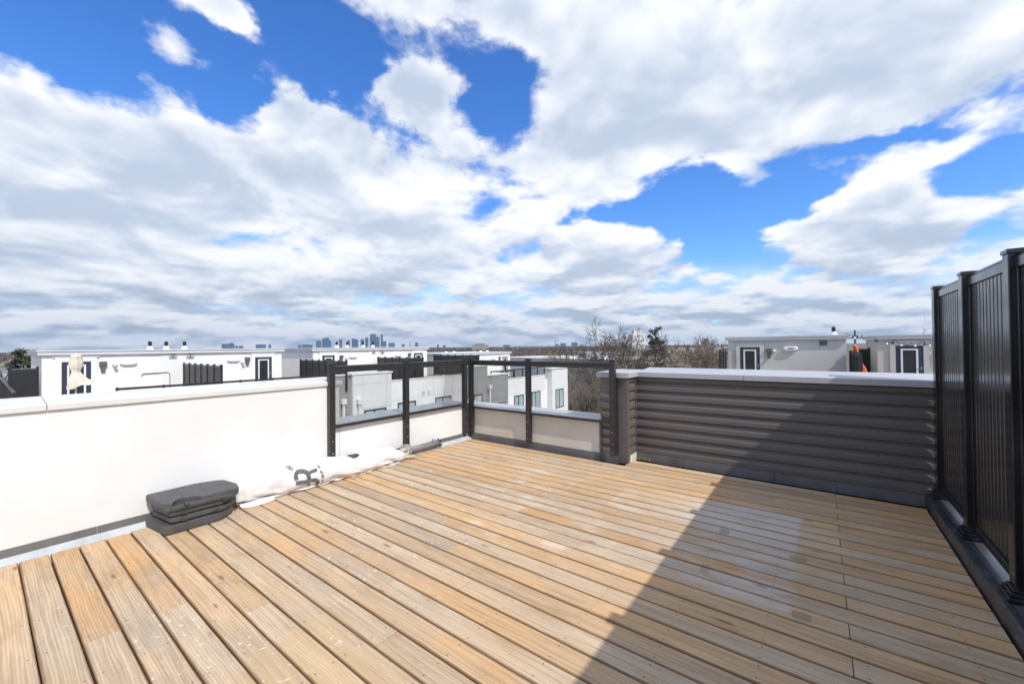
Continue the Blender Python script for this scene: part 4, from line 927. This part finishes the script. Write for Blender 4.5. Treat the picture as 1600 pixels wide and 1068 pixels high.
for i, (x, y, h) in enumerate(((-30.5, 50.0, 6.0), (-26.2, 55.5, 8.5), (-20.5, 57, 6.5))):
    r = random.Random(i+50); p = thing('shrub', (x, y, -12), ['yellowish shrub behind the rear glass panel, left of the tree tangle', 'yellow-green shrub right beside the last glass railing post', 'yellowish shrub behind the left end of the siding cap'][i], 'shrub')
    mb = MB(); st = MB()
    for j in range(900):
        a = r.uniform(0, 6.28); z = r.uniform(.1, 1)*h; rad = 1.5*math.sin(math.pi*min(1, z/h*.9+.08))*r.uniform(.3, 1); c = Vector((x+math.cos(a)*rad, y+math.sin(a)*rad, -12+z))
        mb.add([c, c+Vector((r.gauss(0, .05), r.gauss(0, .05), .35)), c+Vector((r.gauss(0, .12), r.gauss(0, .12), .3))], [(0, 1, 2)])
    for j in range(7): st.tube([(x, y, -12), (x+r.gauss(0, .8), y+r.gauss(0, .8), -12+h*.8)], [.06, .02], 4)
    st.build('stem', 'bark', p); mb.build('foliage', 'yellow_bush', p)

# undergrowth in the ravine and the far winter woods: nobody could count them
def brush(name, mat, spots, label, tri=14):
    mb = MB(); r = random.Random(len(spots))
    for x, y, z, h, wd in spots:
        for k in range(tri):
            a = r.uniform(0, 6.28); e = Vector((x+math.cos(a)*wd*r.uniform(.1, 1), y+math.sin(a)*wd*r.uniform(.1, 1), z+h*r.uniform(.45, 1))); s = Vector((x+r.gauss(0, wd*.3), y+r.gauss(0, wd*.3), z-.3)); q = wd*r.uniform(.06, .18)
            pv = Vector((r.gauss(0, 1), r.gauss(0, 1), 0)).normalized()*q; mid_ = s.lerp(e, .6)
            mb.add([s-pv*.3, s+pv*.3, mid_+pv, e, mid_-pv], [(0, 1, 2, 3, 4)])
    return tag(mb.build(name, mat), label, 'woods', kind='stuff')
r = random.Random(77)
sp_ = [(-30+r.uniform(-22, 26), 50+r.uniform(-8, 62), -12, r.uniform(2.0, 5.5), r.uniform(.8, 2.2)) for _ in range(950)]
brush('undergrowth', 'brown_bush', [q for q in sp_ if not (q[0] < -20 and q[1] < 42)], 'tangled brown undergrowth filling the ravine below the bare trees', 16)
def pol(dep, lat): v = FW*dep + RT*lat; return v.x, v.y
sp_ = []
for i in range(5200):
    dep = 130*math.exp(r.uniform(0, 3.7)); ang = r.uniform(-1.02, .62); x, y = pol(dep, dep*math.tan(ang) if abs(ang) < 1.1 else 0)
    hz = r.uniform(5, 10)+min(4, dep*.004); sp_.append((x, y, -12, hz, hz*.55))
brush('far_woods', 'far_wood', sp_, 'brown winter woods spreading to the horizon', 9)
sp_ = [(*pol(dep, -dep*r.uniform(1.02, 1.32)), -12, r.uniform(6, 11.5), 4) for dep in [r.uniform(55, 190) for _ in range(420)]]
brush('hedgerow', 'far_wood', sp_, 'purplish bare woods at the far left edge', 14)

# ------------------------------------------------------------------ houses and buildings in the distance
def house(x, y, rot, L, W, h, roof, wall, rmat, label, zb=-12):
    R2 = thing('house', (x, y, zb), label, 'house', 'houses beyond the ravine'); R2.rotation_euler = (0, 0, rot)
    def part(mb, name, mat, par=R2):
        me, og = mb.mesh(name, mat, (0, 0, 0)); o = bpy.data.objects.new(name, me); COL.objects.link(o); o.parent = par; return o
    part(MB().prism([(-W/2, 0), (W/2, 0), (W/2, h), (0, h+roof), (-W/2, h)], 'x', -L/2, L/2), 'wall', wall)
    rf = part(MB().prism([(-W/2-.5, h-.25), (0, h+roof+.05), (W/2+.5, h-.25), (W/2+.5, h+.0), (0, h+roof+.32), (-W/2-.5, h)], 'x', -L/2-.5, L/2+.5), 'roof', rmat)
    part(MB().box(L*.2, L*.2+.8, -.4, .4, h+roof*.4, h+roof+1.1), 'chimney', 'house_wall_b', rf)
    n = max(2, int(L/4))
    for s in (-1, 1):
        for i in range(n):
            for zz in [q for q in (1.0, 3.8, 6.6, 9.2) if q < h-1.4]:
                x0 = -L/2+(i+.3)*L/n; wn = part(MB().box(x0, x0+1.5, s*W/2-.03 if s > 0 else -W/2-.06, s*W/2+.06 if s > 0 else -W/2+.03, zz, zz+1.4), 'window', 'white_paint')
                part(MB().box(x0+.12, x0+1.38, s*(W/2+.061)-.01, s*(W/2+.061)+.01, zz+.12, zz+1.28), 'pane', 'dark_pane', wn)
HS = [(-55, 128, .5, 22, 10, 8.6, 2.6, 'house_wall', 'house_roof_b', 'pale long house straight behind the largest bare tree'),
      (-48, 112, .55, 20, 9, 7.2, 2.4, 'house_wall_b', 'house_roof', 'brown roofed house left of the pine, low in the ravine'),
      (-36, 118, .6, 26, 10, 8.3, 2.4, 'house_wall_b', 'house_roof', 'long reddish-brown row house right of the pine'),
      (-24, 125, .62, 24, 10, 8.2, 2.4, 'house_wall_b', 'house_roof', 'reddish-brown row house left of the grey stucco roofs'),
      (-40, 150, .62, 40, 11, 9.6, 2.4, 'house_wall', 'house_roof_b', 'pale row of houses above the reddish-brown rows'),
      (-18, 160, .62, 36, 11, 10.0, 2.4, 'house_wall', 'house_roof_b', 'pale row of houses beside the left roof screen of the grey stucco house'),
      (-33, 98, .6, 18, 8, 5.4, 2.2, 'house_wall', 'house_roof_b', 'low pale house glimpsed through the rear glass behind the bare trees'),
      (-22, 104, .62, 20, 8, 6.6, 2.0, 'house_wall_b', 'house_roof', 'lowest reddish roof just above the siding cap'),
      (-150, 8, .1, 14, 8, 10.2, 2.6, 'white_paint', 'house_roof', 'white house at the far left beyond the dark pine'),
      (-165, -4, .3, 14, 8, 10.0, 2.6, 'white_paint', 'house_roof_b', 'white house at the left picture edge among the purplish trees')]
for a in HS: house(*a)
def block(name, label, x, y, rot, L, W, h, mat, floors, cols, cat='building', group=None, zb=-12, band='tower_dark', crown_=True):
    R2 = thing(name, (x, y, zb), label, cat, group); R2.rotation_euler = (0, 0, rot)
    def part(mb, nm, mt, par=R2):
        me, og = mb.mesh(nm, mt, (0, 0, 0)); o = bpy.data.objects.new(nm, me); COL.objects.link(o); o.parent = par; return o
    part(MB().box(-L/2, L/2, -W/2, W/2, 0, h), 'wall', mat)
    if crown_: part(MB().box(-L*.28, L*.28, -W*.28, W*.28, h, h+max(2.5, h*.035)), 'roof_plant', band)
    if floors:
        mb = MB(); fh = h/floors
        for i in range(floors):
            z0 = i*fh+fh*.35
            for s in (-1, 1):
                mb.box(-L/2+.5, L/2-.5, s*(W/2+.06)-.05, s*(W/2+.06)+.05, z0, z0+fh*.42)
                mb.box(s*(L/2+.06)-.05, s*(L/2+.06)+.05, -W/2+.5, W/2-.5, z0, z0+fh*.42)
        tag(part(mb, 'window_band', band), kind='stuff')
    return R2
fr_ = thing('flat_roof_building', (-40, 82, -12), 'wide white flat-roofed building just above the rear glass railing', 'building')
fr_.rotation_euler = (0, 0, -.22)
def fpart(mb, nm, mt):
    me, og = mb.mesh(nm, mt, (0, 0, 0)); o = bpy.data.objects.new(nm, me); COL.objects.link(o); o.parent = fr_
fpart(MB().box(-20, 13, -10, 8, 0, 10.6), 'wall', 'stucco_far'); fpart(MB().box(-20.3, 13.3, -10.3, 8.3, 10.6, 10.9), 'roof', 'roof_flat')
fpart(MB().box(1.5, 4.4, -4, -1.5, 10.9, 12.2), 'roof_unit', 'fascia'); fpart(MB().box(-.4, 1.3, -4, -2, 10.9, 11.9), 'roof_unit', 'lamp_grey')
block('apartment_building', 'white apartment building half hidden by the largest bare tree', -94, 257, .6, 8, 11, 20.5, 'white_paint', 7, 3, band='stucco_grey')
block('apartment_building', 'long low grey slab block on the horizon above the corner of the glass', -600, 675, .64, 36, 14, 17, 'house_wall', 5, 6, band='lamp_grey')
block('apartment_building', 'small dark topped block on the horizon left of the grey stucco house', -66.5, 326, .62, 5, 5, 15.0, 'house_wall', 5, 3, band='lamp_grey')
up_ = thing('utility_pole', (4.9, 91.5, -12), 'grey utility pole rising between the two grey stucco houses', 'pole')
MB().tube([(4.9, 91.5, -12), (4.9, 91.5, 3.6)], [.22, .15], 8).build('pole', 'lamp_grey', up_); MB().box(3.9, 5.9, 91.4, 91.55, 2.2, 2.4).build('cross_arm', 'lamp_grey', up_)
for q in (4.0, 4.6, 5.2, 5.8): MB().tube([(q, 91.5, 2.4), (q, 91.5, 2.75)], .09, 6).build('insulator', 'black_metal', up_)
SK = [(-6969,2247,123,79),(-6927,2279,38,92),(-6871,2322,28,49),(-6818,2362,47,48),(-6584,2539,104,64),(-6478,2619,28,63),(-6128,2885,38,49),(-6037,2953,114,57),(-5901,3056,57,112),(-5840,3102,38,144),(-5800,3132,43,151),(-5769,3156,28,110),
 (-5642,3252,33,128),(-5548,3323,33,108),(-5493,3365,38,135),(-5457,3392,43,125),(-5388,3445,38,124),(-5334,3485,38,147),(-5258,3542,76,198),(-5204,3583,43,155),(-5157,3619,28,188),(-5124,3645,38,92),(-5041,3708,76,68),(-4906,3810,38,47),
 (-4826,3870,9,79),(-4747,3930,38,69),(-4497,4121,24,37),(-4423,4176,38,26),(-3688,4734,104,20),(-3096,5182,38,28),(-3020,5239,76,36),(-2888,5339,85,44)]
for i, (x, y, wd, h) in enumerate(SK):
    special = {18: 'widest and tallest blue tower of the distant skyline', 20: 'slim tall tower at the right of the distant skyline cluster', 24: 'needle thin spire on the distant skyline'}
    block('skyline_tower', special.get(i, 'hazy blue tower, %s from the left along the distant skyline' % GN[i]), x, y, YAW, wd, wd*.8, h+12, 'tower_glass' if i % 3 else 'tower_dark', max(6, int(h/9)), 3, 'tower', 'distant skyline towers', band='tower_dark' if i % 3 else 'tower_glass')

# ------------------------------------------------------------------ air
hz = MB().box(-9100, 6100, -3100, 9600, -13.5, 232).build('haze', None); tag(hz, kind='stuff')
m = bpy.data.materials.new('air'); m.use_nodes = True; t = NT(m.node_tree); t.n.clear()
pv = t.new('ShaderNodeVolumePrincipled'); pv.inputs['Color'].default_value = (.60, .78, 1, 1); pv.inputs['Density'].default_value = 6.5e-5; pv.inputs['Anisotropy'].default_value = .2
ou_ = t.new('ShaderNodeOutputMaterial'); t.l.new(pv.outputs[0], ou_.inputs['Volume']); hz.data.materials.append(m)
